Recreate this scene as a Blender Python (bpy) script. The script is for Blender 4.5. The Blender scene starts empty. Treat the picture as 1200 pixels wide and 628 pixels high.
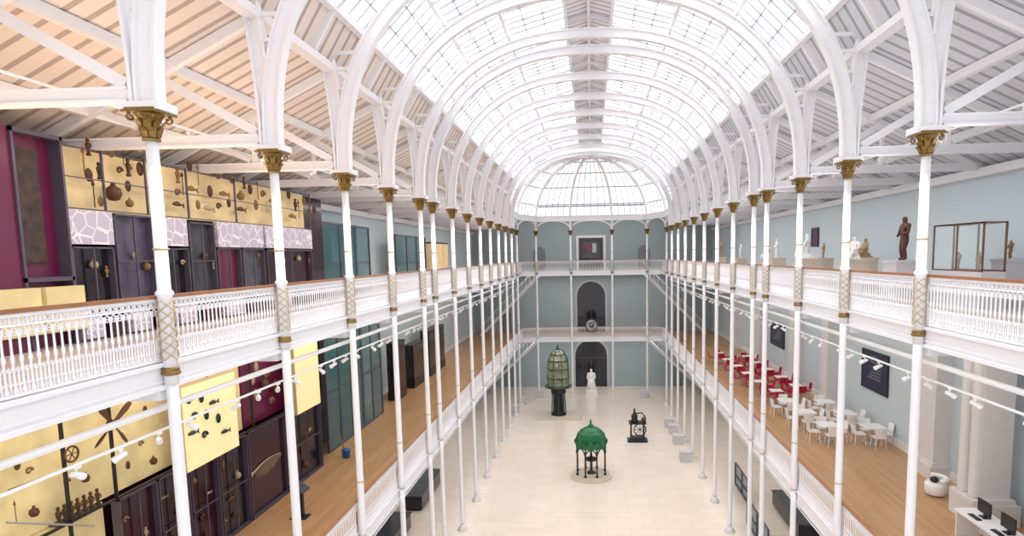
import bpy, bmesh, math, random
from mathutils import Vector, Matrix
random.seed(4)
S = bpy.context.scene
COL = S.collection
S.view_settings.view_transform = 'Standard'
S.view_settings.exposure = 0.27
E = 13.4            # eye height above the hall floor
GZ, MZ, UZ = 0.0, 5.62, 11.82
F = 700.0
pi = math.pi

# ------------------------------------------------------------------ camera
yaw, pitch, roll = math.radians(3.2), math.radians(5.8), math.radians(1.0)
R = Matrix.Rotation(yaw, 3, 'Z') @ Matrix.Rotation(pi/2 - pitch, 3, 'X') @ Matrix.Rotation(-roll, 3, 'Z')
CAMP = Vector((0, 0, E))
d = R.transposed() @ Vector((0, 1, 0))
CX = 693 - F*d.x/(-d.z)
CY = 298 + F*d.y/(-d.z)
cd = bpy.data.cameras.new("camera"); cam = bpy.data.objects.new("camera", cd); COL.objects.link(cam)
cam.matrix_world = Matrix.Translation(CAMP) @ R.to_4x4()
cd.sensor_width = 36; cd.lens = F*36/1200
cd.shift_x = (600-CX)/1200; cd.shift_y = (CY-314)/1200
cd.clip_start = 0.05; cd.clip_end = 300
S.camera = cam

def P(x, y, val, ax=0):
    """survey helper: where the sight line of photo point (x,y) meets the real plane axis=val"""
    r = R @ Vector(((x-CX)/F, -(y-CY)/F, -1))
    t = (val - CAMP[ax]) / r[ax]
    return CAMP + r*t

# ------------------------------------------------------------------ materials
MATS = {}
def _base(name):
    m = bpy.data.materials.new(name); m.use_nodes = True
    nt = m.node_tree; b = nt.nodes["Principled BSDF"]
    return m, nt, b
def _mix(nt, a, b_, facsock):
    mx = nt.nodes.new("ShaderNodeMix"); mx.data_type = 'RGBA'
    mx.inputs[6].default_value = (*a, 1); mx.inputs[7].default_value = (*b_, 1)
    nt.links.new(facsock, mx.inputs[0]); return mx
def mat(name, col, rough=.5, metal=0, em=0, var=.06, scale=5, emcol=None, alpha=1, trans=0):
    if name in MATS: return MATS[name]
    m, nt, b = _base(name)
    tc = nt.nodes.new("ShaderNodeTexCoord"); n = nt.nodes.new("ShaderNodeTexNoise")
    n.inputs["Scale"].default_value = scale; n.inputs["Detail"].default_value = 3
    nt.links.new(tc.outputs["Object"], n.inputs["Vector"])
    c2 = tuple(c*(1-var*2) for c in col); c1 = tuple(min(1, c*(1+var*.6)) for c in col)
    mx = _mix(nt, c2, c1, n.outputs["Fac"])
    nt.links.new(mx.outputs[2], b.inputs["Base Color"])
    b.inputs["Roughness"].default_value = rough; b.inputs["Metallic"].default_value = metal
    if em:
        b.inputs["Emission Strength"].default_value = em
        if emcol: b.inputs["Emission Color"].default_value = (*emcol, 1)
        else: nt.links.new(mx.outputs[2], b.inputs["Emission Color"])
    if alpha < 1: b.inputs["Alpha"].default_value = alpha
    if trans: b.inputs["Transmission Weight"].default_value = trans
    MATS[name] = m; return m
def stripes(name, c1, c2, axis, period, duty=.12, rough=.5, em=0):
    m, nt, b = _base(name)
    tc = nt.nodes.new("ShaderNodeTexCoord"); sp = nt.nodes.new("ShaderNodeSeparateXYZ")
    nt.links.new(tc.outputs["Object"], sp.inputs[0])
    dv = nt.nodes.new("ShaderNodeMath"); dv.operation = 'DIVIDE'; dv.inputs[1].default_value = period
    fr = nt.nodes.new("ShaderNodeMath"); fr.operation = 'FRACT'
    lt = nt.nodes.new("ShaderNodeMath"); lt.operation = 'LESS_THAN'; lt.inputs[1].default_value = duty
    nt.links.new(sp.outputs[axis], dv.inputs[0]); nt.links.new(dv.outputs[0], fr.inputs[0]); nt.links.new(fr.outputs[0], lt.inputs[0])
    mx = _mix(nt, c1, c2, lt.outputs[0]); nt.links.new(mx.outputs[2], b.inputs["Base Color"])
    b.inputs["Roughness"].default_value = rough
    if em:
        b.inputs["Emission Strength"].default_value = em; nt.links.new(mx.outputs[2], b.inputs["Emission Color"])
    return m
def bricks(name, c1, c2, cm, w, h, mortar, rot=0, rough=.3):
    m, nt, b = _base(name)
    tc = nt.nodes.new("ShaderNodeTexCoord"); mp = nt.nodes.new("ShaderNodeMapping"); mp.inputs["Rotation"].default_value = (0, 0, rot)
    br = nt.nodes.new("ShaderNodeTexBrick"); br.inputs["Scale"].default_value = 1
    br.inputs["Color1"].default_value = (*c1, 1); br.inputs["Color2"].default_value = (*c2, 1); br.inputs["Mortar"].default_value = (*cm, 1)
    br.inputs["Brick Width"].default_value = w; br.inputs["Row Height"].default_value = h; br.inputs["Mortar Size"].default_value = mortar
    nz = nt.nodes.new("ShaderNodeTexNoise"); nz.inputs["Scale"].default_value = .8; nz.inputs["Detail"].default_value = 4
    nt.links.new(tc.outputs["Object"], mp.inputs[0]); nt.links.new(mp.outputs[0], br.inputs[0]); nt.links.new(tc.outputs["Object"], nz.inputs[0])
    mx = nt.nodes.new("ShaderNodeMix"); mx.data_type = 'RGBA'; mx.blend_type = 'MULTIPLY'; mx.inputs[0].default_value = .15
    nt.links.new(br.outputs["Color"], mx.inputs[6]); nt.links.new(nz.outputs["Fac"], mx.inputs[7])
    nt.links.new(mx.outputs[2], b.inputs["Base Color"]); b.inputs["Roughness"].default_value = rough
    return m
def cells(name, c1, c2, scale, w=.06, em=0, feat='DISTANCE_TO_EDGE'):
    m, nt, b = _base(name)
    tc = nt.nodes.new("ShaderNodeTexCoord"); v = nt.nodes.new("ShaderNodeTexVoronoi"); v.feature = feat; v.inputs["Scale"].default_value = scale
    lt = nt.nodes.new("ShaderNodeMath"); lt.operation = 'LESS_THAN'; lt.inputs[1].default_value = w
    nt.links.new(tc.outputs["Object"], v.inputs["Vector"]); nt.links.new(v.outputs["Distance"], lt.inputs[0])
    mx = _mix(nt, c1, c2, lt.outputs[0]); nt.links.new(mx.outputs[2], b.inputs["Base Color"]); b.inputs["Roughness"].default_value = .5
    if em:
        b.inputs["Emission Strength"].default_value = em; nt.links.new(mx.outputs[2], b.inputs["Emission Color"])
    return m

WHITE = mat("white_paint", (.86, .85, .88), .45, var=.02)
IRON = mat("white_cast_iron", (.88, .87, .90), .4, var=.02)
GOLD = mat("gilded_bronze", (.34, .21, .06), .38, .6, var=.35, scale=25)
WOODRAIL = mat("handrail_wood", (.36, .15, .06), .4, var=.2)
OAK = bricks("oak_boards", (.62, .37, .19), (.52, .29, .13), (.34, .18, .08), 1.9, .14, .006, pi/2, .3)
OAKPALE = bricks("pale_oak_boards", (.66, .55, .47), (.60, .50, .44), (.42, .34, .3), 1.9, .14, .006, pi/2, .35)
MARBLE = bricks("limestone_tiles", (.90, .79, .69), (.87, .76, .65), (.78, .66, .55), 1.2, .6, .014, 0, .2)
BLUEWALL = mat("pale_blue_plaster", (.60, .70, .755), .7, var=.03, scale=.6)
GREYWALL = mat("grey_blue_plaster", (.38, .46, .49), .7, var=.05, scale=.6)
STONE = mat("pale_stone", (.74, .73, .73), .7, var=.05)
PLASTER = mat("white_plaster", (.82, .81, .82), .7, var=.03)
BOARDL = stripes("ceiling_boards_warm_lit", (.80, .70, .63), (.46, .37, .33), 1, .44, .27)  # warm light from the displays is tinted into these boards
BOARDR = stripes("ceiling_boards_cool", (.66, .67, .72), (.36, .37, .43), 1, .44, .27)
RIDGE = stripes("ridge_louvre_boards", (.84, .84, .88), (.46, .46, .51), 1, .36, .3)
SKYGL = mat("daylight_glow_glazing", (1, 1, 1), .5, em=1.7, var=0, emcol=(.97, .98, 1))  # panes emit light themselves, standing in for overcast sky outside
BARM = mat("glazing_bar_grey", (.40, .40, .45), .5, var=.02)
MAROON = mat("maroon_panel", (.15, .010, .06), .35, var=.1)
MAROON2 = mat("dark_maroon", (.040, .008, .024), .15, var=.2)
DARK = mat("dark_case_interior", (.022, .016, .028), .12, var=.4, scale=3)
BLACK = mat("black_metal", (.012, .012, .015), .35, var=.2)
FRAME = mat("case_frame_grey", (.11, .09, .13), .4, .2)
CREAM = mat("lit_cream_board", (.86, .64, .34), .7, em=.22, var=.32, scale=1.1)  # glow and mottled tone stand in for light graded across the board
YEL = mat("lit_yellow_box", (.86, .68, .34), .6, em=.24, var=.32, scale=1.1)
LILAC = cells("lilac_scute_print", (.56, .50, .62), (.85, .82, .88), 3.2, .04)
BROWN = mat("carved_brown_wood", (.13, .05, .02), .6, var=.3, scale=14)
TAN = mat("tan_fibre", (.32, .18, .07), .7, var=.25, scale=20)
BONE = mat("bone_white", (.5, .38, .24), .6, var=.12, scale=12)
TEAL = mat("teal_glass", (.10, .25, .28), .08, var=.2, alpha=.55)
TEALD = mat("teal_panel", (.12, .24, .27), .2, var=.25, scale=2)
CLEAR = mat("clear_glass", (.7, .82, .82), .05, var=.02, alpha=.12)
GREEN = mat("green_painted_iron", (.008, .17, .055), .3, var=.35, scale=12)
LENS = mat("pale_lens_glass", (.50, .53, .36), .1, .1, var=.5, scale=5)
MARB = mat("white_marble", (.92, .90, .88), .4, var=.04)
RED = mat("red_plastic", (.42, .01, .04), .35, var=.08)
WPL = mat("white_plastic", (.9, .9, .9), .35, var=.02)
NAVY = mat("navy_print", (.015, .025, .07), .4, var=.2)
BLUEP = mat("blue_plastic", (.01, .14, .42), .35)
PURP = mat("purple_banner", (.09, .02, .11), .5)
BEIGE = mat("beige_plinth", (.66, .58, .48), .6, var=.04)
GREYP = mat("grey_plinth", (.60, .59, .62), .6, var=.04)
CHROME = mat("brushed_steel", (.6, .6, .62), .3, .8)
BOXSIDE = mat("lightbox_side", (.62, .50, .30), .6)

# ------------------------------------------------------------------ mesh builder
class MB:
    def __init__(s): s.v = []; s.f = []; s.m = []; s.k = 0
    def add(s, vs, fs):
        o = len(s.v); s.v += [tuple(v) for v in vs]; s.f += [tuple(i+o for i in f) for f in fs]; s.m += [s.k]*len(fs); return s
    def box(s, x0, y0, z0, x1, y1, z1):
        if x0 > x1: x0, x1 = x1, x0
        if y0 > y1: y0, y1 = y1, y0
        if z0 > z1: z0, z1 = z1, z0
        return s.add([(x0,y0,z0),(x1,y0,z0),(x1,y1,z0),(x0,y1,z0),(x0,y0,z1),(x1,y0,z1),(x1,y1,z1),(x0,y1,z1)],
              [(0,3,2,1),(4,5,6,7),(0,1,5,4),(1,2,6,5),(2,3,7,6),(3,0,4,7)])
    def beam(s, p0, p1, w, h, up=(0,0,1)):
        p0 = Vector(p0); p1 = Vector(p1); a = (p1-p0).normalized(); u = Vector(up)
        sd = a.cross(u)
        if sd.length < 1e-4: sd = a.cross(Vector((1,0,0)))
        sd.normalize(); u = sd.cross(a); sd *= w/2; u *= h/2
        return s.add([p0-sd-u,p0+sd-u,p0+sd+u,p0-sd+u,p1-sd-u,p1+sd-u,p1+sd+u,p1-sd+u],
              [(0,3,2,1),(4,5,6,7),(0,1,5,4),(1,2,6,5),(2,3,7,6),(3,0,4,7)])
    def cyl(s, p0, p1, r0, r1=None, n=8):
        return s.tube([p0, p1], [r0, r0 if r1 is None else r1], n)
    def tube(s, path, r, n=6, closed=False):
        pts = [Vector(p) for p in path]; N = len(pts)
        rs = r if isinstance(r, (list, tuple)) else [r]*N
        vs = []; fs = []
        for i, p in enumerate(pts):
            if closed: a = pts[(i+1) % N]-pts[i-1]
            else: a = pts[min(i+1, N-1)]-pts[max(i-1, 0)]
            a.normalize()
            ref = Vector((0,0,1)) if abs(a.z) < .9 else Vector((1,0,0))
            u = a.cross(ref).normalized(); w = a.cross(u)
            for j in range(n):
                t = 2*pi*j/n; vs.append(p+(u*math.cos(t)+w*math.sin(t))*rs[i])
        for i in range(N if closed else N-1):
            i2 = (i+1) % N
            for j in range(n):
                j2 = (j+1) % n; fs.append((i*n+j, i*n+j2, i2*n+j2, i2*n+j))
        if not closed:
            fs.append(tuple(range(n-1, -1, -1))); fs.append(tuple((N-1)*n+j for j in range(n)))
        return s.add(vs, fs)
    def lathe(s, prof, c=(0,0), n=14, z=0, flute=0):
        vs = []; fs = []; N = len(prof)
        for (r, h) in prof:
            for j in range(n):
                t = 2*pi*j/n; rr = r*(1-flute*(j % 2)); vs.append((c[0]+rr*math.cos(t), c[1]+rr*math.sin(t), z+h))
        for i in range(N-1):
            for j in range(n):
                j2 = (j+1) % n; fs.append((i*n+j, i*n+j2, (i+1)*n+j2, (i+1)*n+j))
        fs.append(tuple(range(n-1, -1, -1))); fs.append(tuple((N-1)*n+j for j in range(n)))
        return s.add(vs, fs)
    def ell(s, c, r, n=10, m=6):
        if not isinstance(r, (tuple, list)): r = (r, r, r)
        vs = [(c[0], c[1], c[2]-r[2])]; fs = []
        for i in range(1, m):
            ph = -pi/2+pi*i/m
            for j in range(n):
                t = 2*pi*j/n; vs.append((c[0]+r[0]*math.cos(ph)*math.cos(t), c[1]+r[1]*math.cos(ph)*math.sin(t), c[2]+r[2]*math.sin(ph)))
        vs.append((c[0], c[1], c[2]+r[2])); L = len(vs)-1
        for j in range(n):
            j2 = (j+1) % n; fs.append((0, 1+j2, 1+j)); fs.append((L, L-n+j, L-n+j2))
        for i in range(m-2):
            for j in range(n):
                j2 = (j+1) % n; a = 1+i*n; fs.append((a+j, a+j2, a+n+j2, a+n+j))
        return s.add(vs, fs)
    def prism(s, pts, y0, y1, ax=1):
        n = len(pts)
        mk = (lambda a, b, y: (a, y, b)) if ax == 1 else (lambda a, b, y: (y, a, b))
        vs = [mk(a, b, y0) for a, b in pts]+[mk(a, b, y1) for a, b in pts]
        fs = [tuple(range(n)), tuple(range(2*n-1, n-1, -1))]+[(i, i+n, (i+1) % n+n, (i+1) % n) for i in range(n)]
        return s.add(vs, fs)
    def mesh(s, name, mats, smooth=False):
        me = bpy.data.meshes.new(name); me.from_pydata(s.v, [], s.f)
        for m in (mats if isinstance(mats, (list, tuple)) else [mats]): me.materials.append(m)
        for p, k in zip(me.polygons, s.m): p.material_index = k; p.use_smooth = smooth
        bm = bmesh.new(); bm.from_mesh(me); bmesh.ops.recalc_face_normals(bm, faces=bm.faces); bm.to_mesh(me); bm.free()
        return me
    def obj(s, name, mats, parent=None, smooth=False, loc=(0,0,0), label=None, cat=None, kind=None, group=None):
        o = bpy.data.objects.new(name, s.mesh(name, mats, smooth)); COL.objects.link(o); o.location = loc
        if parent: o.parent = parent
        tag(o, label, cat, kind, group); return o
def tag(o, label=None, cat=None, kind=None, group=None):
    if label: o["label"] = label
    if cat: o["category"] = cat
    if kind: o["kind"] = kind
    if group: o["group"] = group
def struct(mb, name, m, label=None, smooth=False): return mb.obj(name, m, kind="structure", label=label, cat=None, smooth=smooth)
def thing(name, label, cat, loc=(0,0,0), group=None):
    o = bpy.data.objects.new(name, None); COL.objects.link(o); o.location = loc; o.empty_display_size = .2
    tag(o, label, cat, None, group); return o
def part(name, me, parent, loc=(0,0,0), rz=0, label=None):
    o = bpy.data.objects.new(name, me); COL.objects.link(o); o.parent = parent; o.location = loc; o.rotation_euler = (0,0,rz)
    if label: o["label"] = label
    return o
def copy_thing(root, loc, rz=None, label=None, sc=None):
    n = root.copy(); COL.objects.link(n); n.location = loc
    if rz is not None: n.rotation_euler = (0, 0, rz)
    if sc: n.scale = sc
    if label: n["label"] = label
    for c in root.children:
        k = c.copy(); COL.objects.link(k); k.parent = n
        for g in c.children:
            q = g.copy(); COL.objects.link(q); q.parent = k
    return n
def zr(rel): return E+rel

# ------------------------------------------------------------------ dims
D = 6.5; DS = 6.64; W = 12.0; YE = 55.8; YB = 60.0; Y0 = 1.0
COLY = [8.75, 12.2, 15.75, 19.2, 22.75, 24.5, 28.0, 31.5, 35.0, 38.5, 42.0, 45.4, 48.9, 52.3]

# ------------------------------------------------------------------ shell
struct(MB().box(-W, Y0, -.2, W, YB, 0), "floor", MARBLE)
struct(MB().box(-W-.3, Y0, 0, -W, YB, zr(2.5)), "wall_left", BLUEWALL)
struct(MB().box(W, Y0, 0, W+.3, YB, zr(2.5)), "wall_right", BLUEWALL)
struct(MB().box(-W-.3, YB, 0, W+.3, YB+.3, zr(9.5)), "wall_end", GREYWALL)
n = 1
for z in (MZ, UZ):
    for sx in (-1, 1):
        struct(MB().box(sx*DS, Y0, z-.06, sx*W, YE, z), f"floor_gallery_{n}", OAKPALE if (z == UZ) else OAK)
        struct(MB().box(sx*DS, Y0, z-.34, sx*W, YE, z-.065), f"ceiling_gallery_{n}", PLASTER); n += 1
    struct(MB().box(-W, YE, z-.06, W, YB, z), f"floor_gallery_{n}", OAK)
    struct(MB().box(-W, YE, z-.34, W, YB, z-.065), f"ceiling_gallery_{n}", PLASTER); n += 1
t = 1
CH = 1.1   # corner chamfer of the galleries
for z in (MZ, UZ):
    for sx in (-1, 1):
        mb = MB(); x = sx*DS
        mb.box(x-.04*sx, Y0, z-.30, x-.005*sx, YE, z+.03)
        mb.box(x-.09*sx, Y0, z-.02, x+.06*sx, YE, z+.04).box(x-.09*sx, Y0, z-.37, x+.1*sx, YE, z-.301).box(x-.06*sx, Y0, z-.26, x-.041*sx, YE, z-.23)
        struct(mb, f"trim_{t}", WHITE); t += 1
        # rounded corner wedge of deck
        pts = [(sx*DS, YE-CH)]+[(sx*(DS-CH*(1-math.cos(a))), YE-CH*(1-math.sin(a))) for a in [k*pi/12 for k in range(1, 6)]]+[(sx*(DS-CH), YE), (sx*DS, YE)]
        mb = MB(); N = len(pts)
        mb.add([(a, b, z-.34) for a, b in pts]+[(a, b, z+.02) for a, b in pts], [tuple(range(N)), tuple(range(2*N-1, N-1, -1))]+[(i, i+N, (i+1) % N+N, (i+1) % N) for i in range(N)])
        struct(mb, f"trim_{t}", WHITE); t += 1
    mb = MB(); mb.box(-D+.2, YE-.25, z-.30, D-.2, YE, z+.03).box(-D+.2, YE-.29, z-.02, D-.2, YE, z+.05).box(-D+.2, YE-.29, z-.36, D-.2, YE, z-.29)
    struct(mb, f"trim_{t}", WHITE); t += 1
for z in (MZ, UZ):
    for sx in (-1, 1):
        mb = MB()
        for y in COLY: mb.box(sx*DS, y-.09, z-.55, sx*W, y+.09, z-.341)
        struct(mb, f"trim_{t}", WHITE); t += 1
for z in (0, MZ, UZ):
    for sx, nm in ((-1, "left"), (1, "right")):
        struct(MB().box(sx*(W-.05), Y0, z, sx*W, YB, z+.3), f"baseboard_{nm}", WHITE)
for sx in (-1, 1):
    struct(MB().box(sx*(W-.25), Y0, zr(2.15), sx*W, YB, zr(2.4)), f"trim_{t}", WHITE); t += 1

# ---- roof : glazed vault in facets
PROF = [(0, 9.1), (.85, 8.86), (3.0, 8.28), (4.6, 7.5), (6.05, 6.05), (6.7, 5.0)]
def roofz(x):
    x = abs(x)
    for (a, za), (b, zb) in zip(PROF, PROF[1:]):
        if x <= b: return zr(za+(zb-za)*(x-a)/(b-a))
    return zr(5.0)
EZ = zr(5.0)
def slopeslab(x0, z0, x1, z1, ya, yb, th=.12):
    mb = MB(); return mb.prism([(x0, z0), (x1, z1), (x1, z1+th), (x0, z0+th)], ya, yb, 1)
BAYS = ((.85, 3.0), (3.0, 4.6), (4.6, 6.05))
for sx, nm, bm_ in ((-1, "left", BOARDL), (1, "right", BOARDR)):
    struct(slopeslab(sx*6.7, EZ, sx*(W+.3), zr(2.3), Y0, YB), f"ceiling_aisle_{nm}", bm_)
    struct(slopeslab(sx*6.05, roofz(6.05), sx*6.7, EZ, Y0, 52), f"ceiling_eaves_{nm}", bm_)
    struct(slopeslab(0, zr(9.1), sx*.85, roofz(.85), Y0, 50), f"ceiling_ridge_{nm}", RIDGE)
    for k, (xa, xb) in enumerate(BAYS):
        struct(slopeslab(sx*xa, roofz(xa), sx*xb, roofz(xb), Y0, 50, .04), f"window_{nm}_{k+1}", SKYGL)
    mb = MB(); k = 0
    y = Y0+.3
    while y < 50:
        for (xa, xb) in BAYS:
            mb.beam((sx*xa, y, roofz(xa)-.03), (sx*xb, y, roofz(xb)-.03), .04, .06)
        y += .5; k += 1
    for xx in (1.65, 2.35, 3.55, 4.1, 5.1, 5.6):
        mb.beam((sx*xx, Y0, roofz(xx)-.025), (sx*xx, 50, roofz(xx)-.025), .035, .05)
    struct(mb, f"trim_{t}", BARM); t += 1
    mb = MB()
    for xx, w in ((.85, .12), (3.0, .12), (4.6, .12), (6.05, .18), (6.7, .3)):
        mb.beam((sx*xx, Y0, roofz(xx)-.1), (sx*xx, 50 if xx < 6 else YE-1, roofz(xx)-.1), w, .18)
    for xx in (8.6, 10.4):
        zz = EZ+(xx-6.7)/(W+.3-6.7)*(zr(2.3)-EZ)
        mb.beam((sx*xx, Y0, zz-.1), (sx*xx, YB, zz-.1), .16, .2)
    struct(mb, f"trim_{t}", WHITE); t += 1
struct(MB().beam((0, Y0, zr(9.0)), (0, 50, zr(9.0)), .12, .16), f"trim_{t}", WHITE); t += 1
ally = [5.2]+COLY[:-1]
for ya, yb in zip(ally, ally[1:]):
    fr = ((1/3), (2/3)) if yb-ya > 2 else (.5,)
    for q in fr:
        ym = ya+(yb-ya)*q; mb = MB()
        for sx in (-1, 1):
            for (xa, za), (xb, zb) in zip(PROF, PROF[1:]):
                mb.beam((sx*xa, ym, zr(za)-.1), (sx*xb, ym, zr(zb)-.1), .09, .16)
        mb.obj("glazing_rib", WHITE, label="slender white rib carrying the roof glazing", cat="roof rib", group="slender glazing ribs")

# ---- stilted arch profile
EXN = 2.35
def sup(tt):
    c, s_ = math.cos(tt), math.sin(tt)
    return math.copysign(abs(c)**(2/EXN), c), abs(s_)**(2/EXN)
# ---- end half dome
AY = 49.6
SP = zr(2.3); RISE = 5.55
endpts = [(-6.3, 48.9), (-6.4, 52.3), (-5.1, YE), (-1.9, YE), (1.9, YE), (5.1, YE), (6.4, 52.3), (6.3, 48.9)]
def dpt(i, tt, off=0):
    c = endpts[i]; k, s_ = sup(tt); return (c[0]*k*(1+off*.05), AY+(c[1]-AY)*k*(1+off*.05), SP+RISE*s_+off*.35)
DG = mat("dome_glow_glazing", (1, 1, 1), .5, em=.6, var=0)  # emission in the dome panes replaces daylight from outside
for i in range(len(endpts)-1):
    mb = MB(); vs = []; fs = []; N = 10
    for j in range(N+1):
        tt = .05+(pi/2-.05)*j/N; vs += [dpt(i, tt, 1.2), dpt(i+1, tt, 1.2)]
    for j in range(N): fs.append((2*j, 2*j+1, 2*j+3, 2*j+2))
    mb.add(vs, fs); mb.m = [0 if j < 8 else 1 for j in range(N)]
    struct(mb, f"window_dome_{i+1}", [DG, RIDGE])
    mb = MB()
    for k in range(1, 6):
        a = k/6
        path = [tuple(Vector(dpt(i, .1+(pi/2-.1)*j/N, 1.0))*(1-a)+Vector(dpt(i+1, .1+(pi/2-.1)*j/N, 1.0))*a) for j in range(N)]
        mb.tube(path, .03, 4)
    for tt in (.3, .6, .9, 1.2):
        mb.cyl(dpt(i, tt, 1), dpt(i+1, tt, 1), .045, n=4)
    struct(mb, f"trim_{t}", BARM); t += 1
mb = MB(); ab = MB()
for i in range(len(endpts)-1):
    a, b = Vector((*endpts[i], 0)), Vector((*endpts[i+1], 0))
    mb.beam(a+Vector((0, 0, zr(3.30))), b+Vector((0, 0, zr(3.30))), .2, .45)
    mb.beam(a+Vector((0, 0, zr(3.55))), b+Vector((0, 0, zr(3.55))), .3, .1)
    ab.tube([a.lerp(b, (1-math.cos(pi*j/12))/2)+Vector((0, 0, zr(2.2)+.95*math.sin(pi*j/12)**.8)) for j in range(13)], .07, 6)
struct(mb, f"trim_{t}", WHITE); t += 1
struct(ab, f"trim_{t}", WHITE); t += 1
struct(slopeslab(-W, zr(4.4), W, zr(4.4), YE+.1, YB), "ceiling_end", BOARDR)

# ------------------------------------------------------------------ roof arches
def arch_rib():
    mb = MB(); N = 60
    pts = []
    for i in range(N+1):
        c, s_ = sup(pi*i/N); pts.append(Vector((6.3*c, 2.3+5.55*s_)))
    nr = []
    for i in range(N+1):
        a = pts[min(i+1, N)]-pts[max(i-1, 0)]; nv = Vector((a.y, -a.x)).normalized(); nr.append(nv)
    def seg(o0, o1, w):
        vs = []; fs = []
        for i in range(N+1):
            a = pts[i]+nr[i]*o0; b = pts[i]+nr[i]*o1
            vs += [(a.x, -w/2, a.y), (a.x, w/2, a.y), (b.x, w/2, b.y), (b.x, -w/2, b.y)]
        for i in range(N):
            o = 4*i
            for k in range(4): fs.append((o+k, o+(k+1) % 4, o+4+(k+1) % 4, o+4+k))
        fs += [(0,1,2,3), (4*N+3, 4*N+2, 4*N+1, 4*N)]
        mb.add(vs, fs)
    seg(.04, .30, .08); seg(0, .045, .22); seg(.295, .34, .22)
    for i in range(1, N):
        for o in (.1, .24):
            q = pts[i]+nr[i]*o; mb.box(q.x-.02, -.052, q.y-.02, q.x+.02, .052, q.y+.02)
    return mb.mesh("rib", WHITE)
def spandrel():
    mb = MB(); N = 20
    zs = [2.24+(5.45-2.24)*i/N for i in range(N+1)]
    def xin(z): return 6.3*(max(0, 1-((z-2.3)/5.55)**EXN))**(1/EXN) if z > 2.3 else 6.3
    def xout(z): return 6.70+.28*((z-2.24)/3.2)**2
    def strip(fa, fb, w, zs):
        vs = []; fs = []
        for z in zs:
            a, b = fa(z), fb(z); vs += [(a, -w/2, z), (a, w/2, z), (b, w/2, z), (b, -w/2, z)]
        for i in range(len(zs)-1):
            o = 4*i
            for k in range(4): fs.append((o+k, o+(k+1) % 4, o+4+(k+1) % 4, o+4+k))
        fs += [(0,1,2,3)]; l = 4*(len(zs)-1); fs.append((l+3, l+2, l+1, l)); mb.add(vs, fs)
    strip(lambda z: xin(z)+.05, lambda z: xout(z)-.06, .062, [z for z in zs if z < 4.1])
    strip(lambda z: xout(z)-.05, xout, .26, zs)
    strip(lambda z: xout(z)-.27, lambda z: xout(z)-.045, .074, zs)
    strip(lambda z: xout(z)-.32, lambda z: xout(z)-.265, .2, [z for z in zs if z > 4.0])
    for z in (4.4, 4.9, 5.3): mb.box(xin(z)+.25, -.045, z-.04, xout(z)-.25, .045, z+.04)
    for k in range(24):
        z = 2.4+k*.125
        mb.box(xout(z)-.14, -.05, z-.02, xout(z)-.10, .05, z+.02)
    mb.box(6.2, -.2, 2.2, 6.8, .2, 2.32)
    return mb.mesh("spandrel", WHITE)
RIB = arch_rib(); SPM = spandrel()
for y in ally:
    a = thing("roof_arch", "white riveted iron arch spanning the nave roof", "arch", (0, y, E), "iron roof arches")
    part("rib", RIB, a); part("spandrel", SPM, a); part("spandrel", SPM, a, rz=pi)
for i, c in enumerate(endpts[1:-1]):
    mb = MB()
    path = [dpt(i+1, .02+(pi/2-.05)*j/16, .4) for j in range(17)]
    for j in range(16): mb.beam(path[j], path[j+1], .16, .24)
    mb.obj("dome_rib", WHITE, label="white iron rib of the half-domed end roof", cat="roof rib", group="half-dome ribs")
def truss():
    mb = MB()
    mb.box(.25, -.10, 2.34, 5.4, .10, 2.38); mb.box(.25, -.10, 2.52, 5.4, .10, 2.56); mb.box(.25, -.04, 2.38, 5.4, .04, 2.52)
    tie = mb.mesh("tie_beam", WHITE)
    rz_ = lambda x: 5.0+(x-.2)/(W+.3-6.7)*(2.3-5.0)-.14
    r = MB().beam((.3, 0, rz_(.3)), (5.2, 0, rz_(5.2)), .14, .2).mesh("rafter", WHITE)
    s1 = MB().beam((.3, 0, 2.6), (2.4, 0, rz_(2.4)), .1, .18).mesh("strut", WHITE)
    s2 = MB().beam((2.4, 0, 2.57), (2.4, 0, rz_(2.4)), .08, .1).mesh("king_post", WHITE)
    s3 = MB().beam((2.5, 0, 2.62), (3.7, 0, rz_(3.7)), .08, .12).mesh("strut", WHITE)
    return tie, r, s1, s2, s3
TR = truss()
for y in [5.2]+COLY:
    for sx in (-1, 1):
        a = thing("aisle_truss", "white timber and iron truss over the side aisle", "roof truss", (sx*D, y, E), "aisle roof trusses")
        if sx < 0: a.rotation_euler = (0, 0, pi)
        for me in TR: part(me.name.split(".")[0], me, a)

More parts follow.
